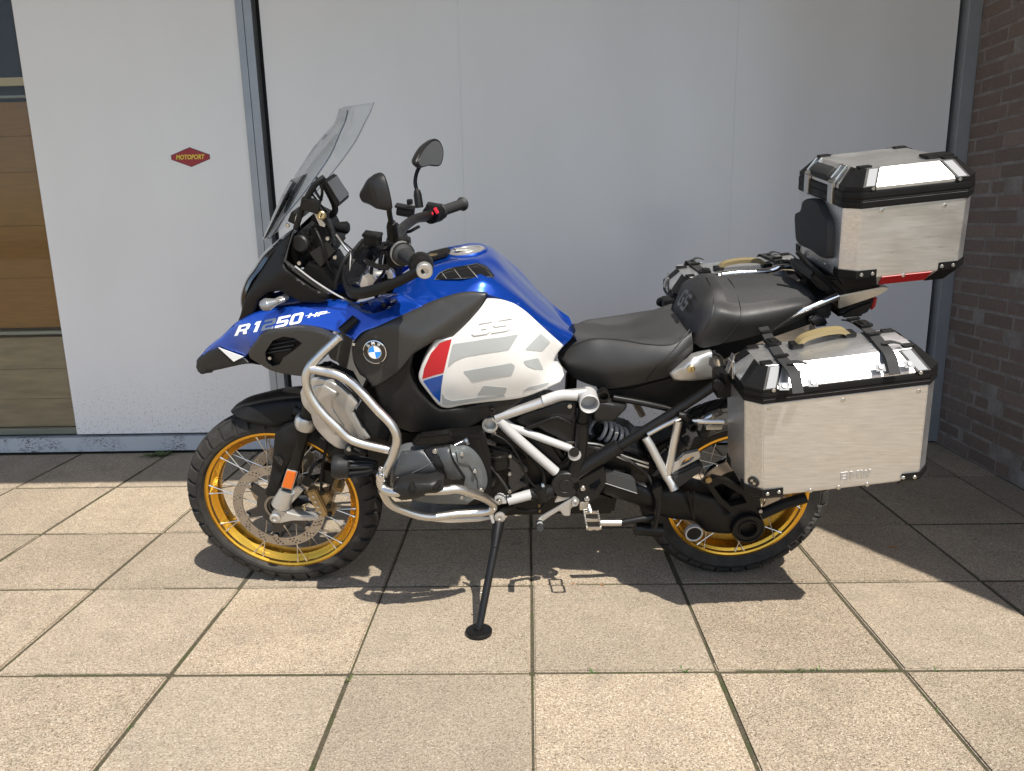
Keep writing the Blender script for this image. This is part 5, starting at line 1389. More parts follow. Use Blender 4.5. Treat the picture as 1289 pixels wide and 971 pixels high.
relief('bracket_face', [W(SH, D, x, y, .33) for x, y in ((322, 428), (400, 424), (425, 505), (480, 590), (395, 592), (372, 510))], [], .006, 'head_grey', br, edge=.002, surf=SH, lift=.017)
mb = MB(); bolt(mb, W(SH, D, 330, 440, .33, .016), .008, .006); mb.obj('screw', 'bolt_steel', br)
relief('head_rib', [W(SH, D, x, y, .33) for x, y in ((440, 440), (500, 452), (552, 498), (590, 580), (592, 640), (560, 662), (552, 600), (510, 530), (450, 512))], [], .006, 'head_light', hd, edge=.003, surf=SH, lift=.007)
mb = MB(); bolt(mb, D(572, 662, .30), .009, .008); mb.obj('screw', 'bolt_steel', hd)
mb = MB(); mb.prism(pts(D, .33, (195, 430), (240, 382), (410, 365), (425, 395), (400, 425), (270, 435)), .035, (0, 1, 0), .006); mb.obj('spark_plug_cover', 'engine_black', bike)
mb = MB(); mb.prism(pts(D, .25, (520, 385), (585, 372), (600, 420), (570, 460), (525, 440)), .05, (0, 1, 0), .005); bolt(mb, D(580, 405, .255), .007, .005); mb.obj('oil_fitting', 'black_metal', bike)
# starter cover, intake stub
mb = MB(); mb.tube(pts(D, .15, (655, 520, .18), (655, 440, .18)), .045, 20, False); mb.lathe([(.040, 0), (.048, .004), (.048, .012), (.040, .016)], D(655, 470, .18), (D(655, 440, .18) - D(655, 520, .18)).normalized(), 24); mb.obj('intake_stub', 'engine_black', bike)
for (xy, w_) in (([(595, 545), (675, 525), (640, 650), (600, 650)], .215), ([(715, 470), (790, 530), (825, 560), (770, 620), (820, 640), (720, 690)], .205), ([(600, 440), (720, 430), (722, 700), (600, 700)], .19), ([(720, 440), (810, 500), (830, 680), (730, 700)], .185)):
    mb = MB(); mb.prism(pts(D, w_, *xy), .05, (0, 1, 0), .004); mb.obj('engine_cover', 'gloss_black' if w_ > .2 else 'engine_black', bike)
for i, (x, y) in enumerate(((727, 480), (724, 575), (724, 668))):
    m_ = MB(); bolt(m_, D(x, y, .212), .006, .007); m_.obj('screw', 'bolt_steel', bike)
# hoses and leads round the engine
for nm, m_n, P, r_ in (('hose', 'gloss_black', pts(D, .23, (430, 430, .29), (500, 400, .27), (580, 400, .24), (640, 420, .21)), .009), ('hose', 'black_plastic', pts(D, .2, (830, 480, .18), (900, 560, .19), (905, 640, .19), (880, 720, .17)), .007),
                       ('lead', 'black_plastic', pts(D, .2, (600, 350, .2), (700, 400, .21), (760, 470, .21), (820, 600, .2), (900, 690, .19)), .0035), ('lead', 'grip_rubber', pts(D, .2, (560, 480, .26), (640, 560, .22), (700, 640, .22), (740, 720, .2)), .004),
                       ('lead', 'black_plastic', pts(D, .2, (930, 700, .2), (890, 760, .2), (800, 770, .19), (760, 760, .18)), .004), ('lead', 'bronze', pts(D, .19, (880, 735, .185), (885, 780, .185)), .004),
                       ('lead', 'grip_rubber', pts(F, .16, (240, 330, .17), (330, 370, .17), (430, 440, .165), (470, 520, .16)), .004)):
    mb = MB(); mb.tube(P, r_, 10); mb.obj(nm, m_n, bike)
for x, y, w_ in ((500, 402, .272), (905, 640, .192)):
    mb = MB(); mb.lathe([(.011, -.005), (.0125, -.004), (.0125, .004), (.011, .005)], D(x, y, w_), (1, 0, .4), 16); mb.obj('hose_clip', 'bolt_steel', bike)
for x, y, w_ in ((130, 600, .334), (470, 470, .338), (540, 560, .322), (470, 700, .312), (250, 690, .315), (585, 470, .262)):
    mb = MB(); bolt(mb, D(x, y, w_), .0065, .006); mb.obj('screw', 'bolt_steel', bike)
# black bellows and dark parts behind the frame tubes
mb = MB(); mb.prism(pts(D, .12, (760, 400), (1030, 440), (1040, 560), (960, 620), (820, 560)), .24, (0, 1, 0), .01)
for k in range(5): mb.tube(pts(D, .125, (850 + k * 38, 440), (865 + k * 34, 560)), .012, 8, False)
mb.obj('gearbox_boot', 'engine_black', bike)
mb = MB(); mb.prism(pts(D, .18, (600, 380), (640, 310), (740, 330), (760, 430), (700, 440)), .1, (0, 1, 0), .006); mb.obj('engine_mount', 'black_metal', bike)
m_ = MB(); bolt(m_, D(637, 357, .183), .011, .006); m_.obj('screw', 'bolt_steel', bike)
# battery cover
bc, _ = relief('battery_cover', pts(D, .18, (742, 300, .175), (790, 262, .178), (1000, 185, .18), (1080, 190, .185), (1082, 300, .185), (1075, 410, .18), (1020, 405, .178), (880, 340, .176), (780, 322, .175)), pts(D, .19, (960, 270, .19)), .04, 'dark_plastic', bike, edge=.006)
relief('cover_step', pts(D, .196, (800, 335), (955, 275), (985, 272), (1060, 310), (1055, 325), (985, 295), (950, 300), (830, 345)), [], .006, 'black_plastic', bc, edge=.002)
m_ = MB(); bolt(m_, D(1043, 215, .187), .008, .006); m_.obj('screw', 'bolt_steel', bc)
relief('relay_cover', pts(S, .16, (45, 225), (100, 210), (285, 240), (270, 270), (190, 350), (60, 350), (35, 340)), [], .05, 'dark_plastic', bike, edge=.006)

# ------------------------------------------------------------ frame
def tubes(name, m, items, par=bike, mirror=False):
    o = None
    for P, r_ in items:
        mb = MB(); mb.tube(P, r_, 16, smooth=len(P) > 2); o = mb.obj(name, m, par)
        if mirror: mb.mirrored().obj(name, m, par)
tubes('frame_tube', 'frame_white', [(pts(O, .195, (262, 320), (350, 410), (645, 670)), .0150), (pts(O, .185, (290, 325), (350, 365), (420, 392), (745, 512)), .0118),
                                    (pts(O, .20, (322, 862), (480, 822)), .0165)], mirror=True)
tubes('frame_tube', 'silver_paint', [(pts(O, .19, (235, 300), (400, 248), (560, 195), (700, 150), (850, 130)), .0150)], mirror=True)
tubes('frame_beam', 'frame_white', [(pts(O, .195, (560, 188), (680, 150), (790, 150)), .0158)], mirror=True)
rc_ = O(858, 152, .165); mb = MB(); mb.lathe([(.0245, 0), (.029, 0), (.029, .06), (.027, .062), (.0245, .06), (.0245, .02)], rc_, (0, -1, 0), 32); mb.lathe([(.024, .018), (.0245, .022)], rc_, (0, -1, 0), 24); mb.obj('pivot_ring', 'frame_white', bike)
mb = MB(); mb.lathe([(.018, 0), (.0235, 0), (.0235, .04), (.018, .04), (.018, .01)], O(200, 315, .165), (0, -1, 0), 28); mb.obj('pivot_ring', 'silver_paint', bike)
mb = MB(); mb.lathe([(.013, 0), (.018, 0), (.018, .03), (.013, .03), (.013, .01)], S(105, 140, .13), (0, -1, 0), 24); mb.obj('pivot_ring', 'black_metal', bike)
tubes('rear_frame_tube', 'black_metal', [(pts(O, .185, (835, 235), (825, 330)), .0165), (pts(O, .185, (826, 330), (805, 560), (760, 680)), .0205),
      (pts(F, .18, (80, 470), (180, 400), (310, 320)), .024), (pts(F, .165, (290, 335), (360, 290), (560, 165), (760, 35)), .0145), (pts(S, .14, (180, 175), (400, 215), (610, 262)), .0095),
      (pts(O, .195, (475, 822), (560, 812), (630, 795)), .0215)], mirror=True)
mb = MB(); mb.tube(pts(O, .195, (535, 770), (560, 850)), .0245, 16, False); mb.obj('hose_clamp', 'black_metal', bike)
mb = MB(); mb.prism(pts(O, .18, (620, 690), (740, 560), (830, 500), (960, 540), (990, 560), (850, 720), (790, 800), (640, 800)), .03, (0, 1, 0), .005); mb.obj('frame_plate', 'black_metal', bike); mb.mirrored().obj('frame_plate', 'black_metal', bike)
hc = O(710, 742, .185); mb = MB(); mb.lathe([(.044, 0), (.044, .016), (.041, .019), (.025, .019), (.024, .0175), (.020, .0175), (.019, .0195), (.008, .0195), (.006, .018)], hc, (0, -1, 0), 40); mb.obj('pivot_cap', 'dark_plastic', bike); mb.mirrored().obj('pivot_cap', 'dark_plastic', bike)
mb = MB(); mb.lathe([(.0195, 0), (.0195, .02), (.017, .022)], O(770, 535, .185), (0, -1, 0), 28); b0_ = mb.obj('tube_joint', 'frame_white', bike)
mb = MB(); mb.lathe([(.0155, 0), (.0155, .003), (.013, .004)], O(770, 535, .207), (0, -1, 0), 28); mb.obj('joint_cap', 'dark_plastic', b0_)
# foot peg plate and pegs
fp = [(105, 485), (245, 412), (250, 485), (215, 545), (172, 570), (130, 535)]; hole = [(178, 490), (225, 455), (230, 478), (205, 515), (185, 515)]
xz = lambda P: [(p.x, p.z) for p in P]
v, f = plate('p', [xz(pts(F, .20, *fp)), xz(pts(F, .20, *hole))], .19, .204, None, None)
pp = build('peg_plate', v, f, 'black_metal', bike, 30, fix=True)
for x, y in ((152, 503), (170, 550)):
    m_ = MB(); bolt(m_, F(x, y, .204), .009, .006); m_.obj('screw', 'bolt_steel', pp)
# rider foot peg: toothed frame pointing at the viewer
def peg(sg):
    c_ = I(1055, 150, .255); c_ = Vector((c_.x, c_.y * sg, c_.z))
    mb = MB()
    for dx in (-.021, .021): mb.box(c_ + Vector((dx, 0, 0)), (.004, .085, .012), None, .001)
    for dy in (-.042, 0, .042): mb.box(c_ + Vector((0, dy, 0)), (.045, .004, .010), None, .001)
    for dx in (-.021, .021):
        for k in range(7): mb.box(c_ + Vector((dx, -.038 + k * .0125, .008)), (.004, .005, .006))
    for dx in (-.010, .010): mb.box(c_ + Vector((dx, -.044, 0)), (.012, .004, .012), None, .001)
    mb.tube([c_ + Vector((0, .04 * sg, 0)), c_ + Vector((-.012, .075 * sg, .03))], .009, 10, False)
    mb.box(c_ + Vector((-.02, .06 * sg, .02)), (.03, .03, .03), None, .005)
    mb.obj('foot_peg', 'tube_steel', bike)
peg(1); peg(-1)
# gear lever
mb = MB(); mb.prism(pts(I, .215, (755, 165), (770, 140), (935, 45), (960, 25), (988, 50), (975, 75), (940, 85), (935, 130), (900, 130), (880, 100), (830, 130), (780, 165)), .012, (0, 1, 0), .003)
bolt(mb, I(960, 52, .215), .012, .01); mb.tube([I(770, 160, .20), I(772, 175, .26)], .009, 12, False); gl = mb.obj('gear_lever', 'silver_paint', bike)
mb = MB(); mb.tube([I(770, 165, .23), I(774, 195, .28)], .0105, 12, False); mb.obj('lever_rubber', 'grip_rubber', gl)
mb = MB(); mb.prism(pts(I, .20, (850, 60), (870, 15), (960, 0), (930, 40)), .02, (0, 1, 0), .003); mb.obj('lever_bracket', 'silver_paint', bike)
mb = MB(); mb.tube(pts(F, .17, (230, 655), (320, 655)), .011, 12, False); mb.obj('stand_shaft', 'tube_steel', bike)
mb = MB(); mb.tube(pts(F, .17, (320, 655), (400, 640), (490, 628)), .011, 10); mb.tube(pts(F, .14, (380, 680), (500, 690)), .022, 14, False); mb.obj('centre_stand', 'black_metal', bike)
mb = MB(); mb.prism(pts(F, .20, (455, 515), (470, 498), (498, 492), (502, 510), (495, 560), (498, 600), (485, 650), (480, 690), (455, 690), (470, 640), (475, 600), (475, 560)), .03, (0, 1, 0), .004); mb.obj('stand_lever', 'dark_plastic', bike)

# ------------------------------------------------------------ swingarm, final drive
sa, _ = relief('swingarm', pts(F, .12, (235, 425, .15), (300, 430, .15), (395, 485, .145), (520, 505, .14), (640, 515, .135), (745, 545, .13), (800, 600, .13), (860, 575, .13), (930, 610, .13), (940, 690, .13), (890, 712, .13), (690, 700, .13), (640, 655, .13), (520, 640, .14), (400, 588, .145), (240, 535, .15)),
           pts(F, .14, (300, 480, .165), (450, 560, .165), (620, 590, .155), (760, 640, .15)), .09, 'black_metal', bike, edge=.012)
mb = MB(); mb.prism(pts(F, .172, (245, 425), (380, 462), (392, 530), (250, 482)), .02, (0, 1, 0), .004); sc = mb.obj('shaft_cover', 'head_grey', sa)
mb = MB(); mb.tube(pts(F, .1735, (250, 482), (390, 527)), .0012, 6, False); mb.obj('cover_line', 'silver_paint', sc)
mb = MB()
for dx in (0, 28): mb.tube(pts(F, .165, (610 + dx, 515), (640, 640)), .004, 8, False)
mb.obj('arm_rib', 'engine_black', sa)
hc = F(868, 665, .125); mb = MB(); mb.lathe([(.054, -.03), (.054, .022), (.050, .028), (.045, .028), (.043, .024), (.034, .024), (.032, .028), (.028, .028), (.026, -.02)], hc, (0, -1, 0), 48); mb.obj('final_drive', 'black_metal', bike)
mb = MB(); mb.lathe([(.004, -.019), (.026, -.02)], hc, (0, -1, 0), 32); mb.obj('hub_bore', 'gloss_black', bike)
pc = F(636, 694, .145); mb = MB(); mb.lathe([(.0235, 0), (.0285, 0), (.0285, .014), (.0235, .014), (.0235, .004)], pc, (0, -1, 0), 36); rg = mb.obj('drive_ring', 'frame_white', bike)
mb = MB(); mb.lathe([(.0235, 0), (.0235, .010), (.021, .012)], pc, (0, -1, 0), 32); mb.obj('ring_plug', 'black_plastic', rg)
# torque arm: open triangle
v, f = plate('t', [xz(pts(F, .13, (690, 480), (725, 455), (790, 470), (870, 520), (930, 560), (935, 620), (800, 610), (740, 560))), xz(pts(F, .13, (725, 495), (760, 480), (850, 530), (870, 565), (800, 580), (760, 545)))], .11, .135, None, None)
build('torque_arm', v, f, 'black_metal', bike, 30, fix=True)
mb = MB(); mb.lathe([(.006, 0), (.010, 0), (.010, .012), (.006, .012)], F(700, 462, .14), (0, -1, 0), 20); mb.obj('cable_guide', 'bronze', bike)
mb = MB(); mb.tube(pts(F, .12, (930, 620), (1030, 575), (1130, 545)), .018, 12, False); mb.obj('rear_hugger_arm', 'black_plastic', bike)
m_ = MB(); bolt(m_, F(930, 603, .14), .007, .006); m_.obj('screw', 'bolt_steel', bike)
# shock with spring
mb = MB(); sp0, sp1 = S(250, 480, .04), S(60, 390, .06); ax = (sp1 - sp0)
q = Vector((0, 1, 0)); e1 = ax.normalized().cross(q).normalized(); e2 = ax.normalized().cross(e1)
hel = [sp0 + ax * (k / 80) + e1 * (.034 * math.cos(k * 2 * PI / 16)) + e2 * (.034 * math.sin(k * 2 * PI / 16)) for k in range(81)]
mb.tube(hel, .0065, 8, False); mb.obj('shock_spring', 'frame_white', bike)
mb = MB(); mb.tube([sp0, sp1], .02, 14, False); mb.obj('shock_absorber', 'engine_black', bike)
mb = MB(); mb.prism(pts(F, .13, (130, 300), (400, 360), (470, 420), (440, 500), (250, 430), (140, 400)), .26, (0, 1, 0), .006); mb.obj('swingarm_pivot', 'engine_black', bike)
for y in (335, 352): m_ = MB(); m_.tube(pts(F, .14, (165, y - 30), (230, y - 20), (330, y + 25), (440, y + 62)), .0035, 8); m_.obj('brake_line', 'tube_steel', bike)
mb = MB(); mb.prism(pts(F, .05, (420, 340), (600, 250), (760, 200), (780, 270), (600, 320), (470, 420)), .11, (0, 1, 0), .01); mb.obj('inner_mudguard', 'black_plastic', bike)
# passenger peg hanger
hp = MB(); hp.tube(pts(S, .20, (415, 465, .19), (450, 520, .20), (575, 760, .22)), .0125, 12, False); hg = hp.obj('peg_hanger', 'silver_paint', bike); hp.mirrored().obj('peg_hanger', 'silver_paint', bike)
hp = MB(); hp.tube(pts(S, .20, (650, 345, .19), (610, 540, .205), (575, 745, .22)), .0125, 12, False); hp.tube(pts(S, .2, (430, 440, .18), (540, 380, .18), (640, 330, .185), (700, 300, .19)), .008, 10, False); hp.obj('hanger_strut', 'tube_steel', hg)
mb = MB(); mb.tube(pts(S, .21, (570, 740, .22), (600, 790, .23), (625, 840, .24)), .014, 12); mb.obj('peg_joint', 'silver_paint', hg)
lo = [xz(pts(S, .22, (595, 720), (625, 640), (690, 580), (795, 552), (805, 590), (790, 610), (640, 690))), xz(pts(S, .22, (660, 660), (685, 620), (740, 592), (765, 595), (740, 625), (690, 650)))]
v, f = plate('pp', lo, .212, .226, None, None); build('peg_loop', v, f, 'silver_paint', hg, 30, fix=True)
mb = MB(); mb.prism(pts(S, .24, (600, 745), (800, 650), (830, 660), (832, 700), (650, 835), (618, 825)), .045, (0, 1, 0), .006); mb.obj('passenger_peg', 'grip_rubber', hg)
mb = MB(); mb.lathe([(.010, 0), (.0145, 0), (.0145, .03), (.010, .03), (.0095, .012)], S(730, 362, .185), (.2, -1, 0), 24); mb.tube(pts(S, .17, (650, 300, .19), (700, 310, .19), (735, 350, .19)), .011, 10); mb.obj('rack_mount', 'black_metal', bike)
tubes('pannier_rack', 'tube_steel', [(pts(S, .19, (745, 345, .19), (850, 348, .2), (985, 348, .22)), .008), (pts(S, .18, (840, 335, .18), (900, 300, .18), (950, 280, .2)), .0105)])
mb = MB(); mb.box(S(900, 375, .12), (.05, .03, .018), None, .004); mb.obj('plate_bracket', 'silver_paint', bike)

# ------------------------------------------------------------ crash bars
cb_r = .0127
def cbar(name, P, r_=cb_r): 
    mb = MB(); mb.tube(P, r_, 16, n=8); o = mb.obj(name, 'tube_steel', bike); mb.mirrored().obj(name, 'tube_steel', bike); return o
cb = cbar('crash_bar', pts(B, 0, (770, 245, .255), (700, 310, .27), (640, 375, .28), (618, 430, .285), (632, 500, .29), (690, 590, .30), (770, 670, .31), (825, 720, .315), (880, 742, .32), (1010, 772, .33)))
cbar('crash_bar', pts(B, 0, (640, 392, .285), (700, 402, .29), (770, 420, .30), (840, 462, .31), (950, 580, .33), (1025, 662, .345), (1045, 715, .35), (1030, 790, .355), (985, 890, .36)))
cbar('crash_bar', pts(D, 0, (55, 565, .36), (38, 610, .365), (50, 650, .37), (100, 675, .385), (250, 668, .40), (380, 664, .40), (440, 657, .395), (540, 685, .37), (600, 710, .34), (638, 745, .30), (625, 770, .30), (580, 782, .30), (450, 790, .31), (290, 805, .32), (180, 778, .33), (90, 735, .345), (45, 660, .36)))
mb = MB(); p_ = B(775, 240, .256); dd = (B(775, 240, .255) - B(700, 310, .27)).normalized(); mb.lathe([(.0125, -.004), (.0145, -.002), (.0145, .003), (.0105, .004), (.010, -.004)], p_, dd, 20); mb.obj('bar_end_cap', 'tube_steel', cb)
mb = MB(); mb.lathe([(.001, .0), (.0102, .0)], p_, dd, 20, False); mb.tube([p_ + Vector((0, .03, .005)), p_ + Vector((.035, .06, .03))], .013, 12, False); mb.obj('bar_clamp', 'black_metal', cb)
mb = MB(); mb.lathe([(.0135, -.012), (.0165, -.008), (.0165, .008), (.0135, .012)], D(45, 590, .362), (0, 0, 1), 16); bolt(mb, D(40, 550, .375), .007, .006); bolt(mb, D(38, 585, .378), .007, .006); mb.obj('bar_joint', 'chrome', cb)
# plastic sliders on the lower bar
sl_, _ = relief('head_slider', pts(D, .405, (100, 668, .395), (125, 640, .40), (190, 622, .405), (330, 615, .41), (372, 630, .41), (375, 678, .408), (300, 690, .405), (150, 722, .40), (110, 705, .395)), pts(D, .415, (200, 660, .42), (320, 650, .424)), .05, 'dark_plastic', bike, edge=.005)
for a_, b_ in (((190, 625), (215, 668)), ((345, 618), (330, 655))):
    mb = MB(); mb.prism(pts(D, .428, (a_[0], a_[1]), (a_[0] + 22, a_[1] - 2), (b_[0] + 15, b_[1]), (b_[0] - 20, b_[1] + 4)), .012, (0, 1, 0), .002); mb.obj('slider_rib', 'dark_plastic', sl_)
# radiator side panel, silver
SP = FAC([pts(B, 0, (590, 500, .20), (640, 600, .212), (700, 440, .238), (745, 560, .252), (655, 660, .222)), pts(B, 0, (745, 560, .254), (864, 558, .246), (922, 718, .246), (770, 766, .238))], .004)
rp_, _ = relief('radiator_panel', [W(SP, B, x, y, .22) for x, y in ((588, 505), (605, 470), (650, 432), (700, 440), (760, 465), (820, 515), (864, 558), (838, 592), (870, 650), (922, 718), (860, 735), (800, 768), (770, 766), (700, 715), (655, 660), (638, 605), (600, 560))], [], .03, 'silver_paint', bike, corners=(0, 2, 6, 7, 9, 11, 15), edge=.004, surf=SP, mirror=True)
relief('panel_fold', [W(SP, B, x, y, .22) for x, y in ((652, 470), (700, 462), (775, 505), (740, 545), (745, 580), (800, 660), (760, 700), (690, 620), (655, 560))], [], .004, 'silver_paint', rp_, edge=.003, surf=SP, lift=.004)
relief('radiator_frame', pts(B, .23, (652, 425, .225), (700, 418, .225), (780, 445, .235), (880, 545, .25), (850, 590, .25), (925, 710, .245), (1000, 740, .235), (1010, 690, .235), (930, 560, .235), (830, 420, .22), (720, 370, .21), (660, 390, .21)), [], .03, 'black_plastic', bike, edge=.004, mirror=True)
# fog lamp
fc = N(850, 190, .29); fax = Vector((-1, 0, .03)).normalized()
mb = MB(); mb.lathe([(.012, -.068), (.017, -.06), (.019, .0), (.030, .002), (.0335, .006), (.0335, .028), (.0345, .030), (.0345, .046), (.031, .052), (.028, .047)], fc, fax, 32); fl = mb.obj('fog_lamp', 'dark_plastic', bike)
mb2 = mb.mirrored(); mb2.obj('fog_lamp', 'dark_plastic', bike)
mb = MB(); mb.lathe([(.001, .0475), (.028, .0475)], fc, fax, 24, False); mb.obj('lamp_lens', 'lens_clear', fl)
for k in range(10):
    a = k * 2 * PI / 10; d3 = Vector((0, math.sin(a), math.cos(a)))
    mb = MB(); mb.prism([fc + Vector((-.004, 0, 0)) + d3 * .012, fc + Vector((-.004, 0, 0)) + d3 * .0325, fc + Vector((.050, 0, 0)) + d3 * .026, fc + Vector((.074, 0, 0)) + d3 * .014, fc + Vector((.074, 0, 0)) + d3 * .010], .0045, d3.cross(Vector((1, 0, 0))), .0008); mb.obj('cooling_fin', 'dark_plastic', fl)
mb = MB(); mb.lathe([(.012, -.012), (.012, .014), (.008, .016)], N(828, 35, .30), (0, -1, 0), 18); mb.prism(pts(N, .295, (770, 100), (800, 60), (850, 40), (930, 80), (900, 100)), .02, (0, 1, 0), .004); mb.obj('lamp_bracket', 'dark_plastic', fl)
m_ = MB(); bolt(m_, N(828, 35, .314), .007, .006); m_.obj('screw', 'bolt_steel', fl)

# ------------------------------------------------------------ skid plate, side stand
mb = MB(); mb.prism(pts(D, .15, (180, 800), (300, 815), (620, 810), (640, 770), (660, 815), (560, 835), (400, 842), (230, 825)), .30, (0, 1, 0), .004); mb.obj('skid_plate', 'aluminium', bike)
sv, _sv = I(548, 130, .21), I(525, 300, .27)
ft = BMI @ Vector((-.159, .196, .012))
mb = MB(); mb.prism(pts(D, .205, (640, 790), (700, 755), (735, 748), (748, 765), (700, 800), (690, 840), (650, 845)), .03, (0, 1, 0), .004); st0 = mb.obj('stand_pivot', 'black_metal', bike)
m_ = MB(); m_.lathe([(.017, 0), (.017, .008), (.012, .010), (.007, .010), (.006, .007)], D(672, 803, .207), (0, -1, 0), 24); m_.obj('screw', 'silver_paint', st0)
m_ = MB(); m_.prism(pts(D, .21, (640, 715), (665, 690), (700, 700), (715, 740), (690, 740), (655, 745)), .02, (0, 1, 0), .004); m_.obj('bar_mount', 'frame_white', bike)
m_ = MB(); bolt(m_, D(668, 722, .214), .010, .008); m_.obj('screw', 'bolt_steel', bike)
m_ = MB(); bolt(m_, D(645, 757, .305), .008, .008); m_.obj('screw', 'bolt_steel', bike)
m_ = MB(); m_.prism(pts(D, .23, (610, 785), (625, 780), (645, 840), (630, 845)), .01, (0, 1, 0), .002); m_.obj('stand_spring_plate', 'frame_white', bike)
a0 = D(668, 815, .195); a1 = I(527, 300, .26)
mb = MB(); mb.tube([a0, a0.lerp(a1, .5), a1], [.019, .0175, .0125], 16, False); mb.tube([a1, ft + Vector((.004, .008, .02)), ft], [.0125, .0115, .0115], 16, False); st1 = mb.obj('side_stand', 'black_metal', bike)
upw = _R3 @ Vector((0, 0, 1)); 
mb = MB(); mb.lathe([(.034, -.012), (.040, -.008), (.040, .0), (.034, .004)], ft, upw, 28); mb.lathe([(.012, .0), (.014, .008), (.011, .016)], ft, upw, 16); mb.obj('stand_foot', 'black_metal', st1)
mb = MB(); p_ = a1.lerp(ft, .55); mb.tube([p_, p_ + Vector((-.018, -.004, .002))], .0035, 8, False); mb.obj('stand_peg', 'bolt_steel', st1)

# ================================================================== luggage
mat('facing_grey', (0.24, 0.245, 0.25), 0.7, 0.0)
class Case:
    """a chamfered metal box in its own tilted frame: (x along, w left of the bike's middle, z up)"""
    def __init__(s, name, label, origin, tilt, x0, x1, wi, wo, c, sg, cat):
        s.o = Vector(origin); s.ca, s.sa = math.cos(tilt), math.sin(tilt); s.sg = sg
        s.x0, s.x1, s.wi, s.wo, s.c = x0, x1, wi, wo, c
        base = s.p((x0 + x1) / 2, (wi + wo) / 2, 0)
        s.root = empty(name, BM @ Matrix.Translation(base), base.copy()); tag(s.root, label, cat)
        s.X = Vector((s.ca, 0, s.sa)); s.Z = Vector((-s.sa, 0, s.ca)); s.Wd = Vector((0, -sg, 0))
    def p(s, x, w, z): return Vector((s.o.x + x * s.ca - z * s.sa, -w * s.sg, s.o.z + x * s.sa + z * s.ca))
    def octo(s, off=0.0):
        x0, x1, wi, wo, c = s.x0 - off, s.x1 + off, s.wi - off, s.wo + off, s.c + off * .4
        return [(x0, wo - c), (x0 + c, wo), (x1 - c, wo), (x1, wo - c), (x1, wi + c), (x1 - c, wi), (x0 + c, wi), (x0, wi + c)]
    def stack(s, secs, cap=True):
        """secs: (outset, z)"""
        mb = MB(); v, f = [], []
        for off, z in secs: v += [s.p(x, w, z) for x, w in s.octo(off)]
        n = 8
        for i in range(len(secs) - 1):
            for k in range(n): f.append([i * n + k, i * n + (k + 1) % n, (i + 1) * n + (k + 1) % n, (i + 1) * n + k])
        if cap: f.append(list(range(n))); f.append([(len(secs) - 1) * n + k for k in range(n)])
        bm = bmesh.new(); vv = [bm.verts.new(q) for q in v]
        for q in f: bm.faces.new([vv[i] for i in q])
        bmesh.ops.recalc_face_normals(bm, faces=bm.faces)
        bmesh.ops.bevel(bm, geom=[e for e in bm.edges if len(e.link_faces) == 2 and e.calc_face_angle() > .2], offset=.0022, segments=2, affect='EDGES')
        bm.verts.index_update(); mb.add([q.co.copy() for q in bm.verts], [[q.index for q in fc_.verts] for fc_ in bm.faces]); bm.free(); return mb
    def corner(s, k, secs, la, lb, thick=.0025):
        """guard round corner k (0 front-outer, 1 rear-outer, 2 rear-inner, 3 front-inner)"""
        i = 2 * k; mb = MB(); v, f = [], []
        for inner in (0, 1):
            for off, z in secs:
                O_ = s.octo(off + (thick if not inner else -.001)); a, b_ = Vector(O_[i]), Vector(O_[i + 1]); pa, pb = Vector(O_[i - 1]), Vector(O_[(i + 2) % 8])
                q = [a + (pa - a).normalized() * la, a, b_, b_ + (pb - b_).normalized() * lb]
                v += [s.p(t.x, t.y, z + (thick * .6 if not inner and z == secs[-1][1] else 0)) for t in q]
        m_ = len(secs); n = 4
        for L_ in (0, 1):
            for r in range(m_ - 1):
                for k2 in range(3):
                    q = [L_ * m_ * n + r * n + k2, L_ * m_ * n + r * n + k2 + 1, L_ * m_ * n + (r + 1) * n + k2 + 1, L_ * m_ * n + (r + 1) * n + k2]; f.append(q)
        B0 = m_ * n
        for k2 in range(3): f += [[k2, k2 + 1, B0 + k2 + 1, B0 + k2], [(m_ - 1) * n + k2, (m_ - 1) * n + k2 + 1, B0 + (m_ - 1) * n + k2 + 1, B0 + (m_ - 1) * n + k2]]
        for r in range(m_ - 1): f += [[r * n, (r + 1) * n, B0 + (r + 1) * n, B0 + r * n], [r * n + 3, (r + 1) * n + 3, B0 + (r + 1) * n + 3, B0 + r * n + 3]]
        return mb.add(v, f)
    def facing(s, k, s0, s1, ln, par):
        """metal plate let into the outer face of lid corner k"""
        q = []
        for (off, z), ts in ((s0, (.16, .86)), (s1, (.86, .16))):
            O_ = s.octo(off + .0025); i = 2 * k; a, b_ = Vector(O_[i]), Vector(O_[i + 1])
            if k == 0: st, d = b_, (Vector(O_[i + 2]) - b_).normalized()
            else: st, d = a, (Vector(O_[i - 1]) - a).normalized()
            q += [(st + d * ln * t, z) for t in ts]
        c_ = sum(((Vector((t.x, t.y, z))) for t, z in q), Vector()) / 4
        P = [s.p(*(c_ + (Vector((t.x, t.y, z)) - c_) * .94)) for t, z in q]
        n = (P[1] - P[0]).cross(P[3] - P[0]).normalized(); n = n if n.z > 0 else -n
        m_ = MB(); m_.prism([t + n * .0012 for t in P], .0025, -n); m_.obj('corner_facing', 'facing_grey', par, 0)
    def top_pt(s, c, x, y, z, ref=(.2, .3)):
        q = on_plane(c, x, y, s.p(ref[0], ref[1], z), s.Z); return q
    def side_pt(s, c, x, y, off=0.0): return on_plane(c, x, y, s.p(0, s.wo + off, 0), Vector((0, 1, 0)))

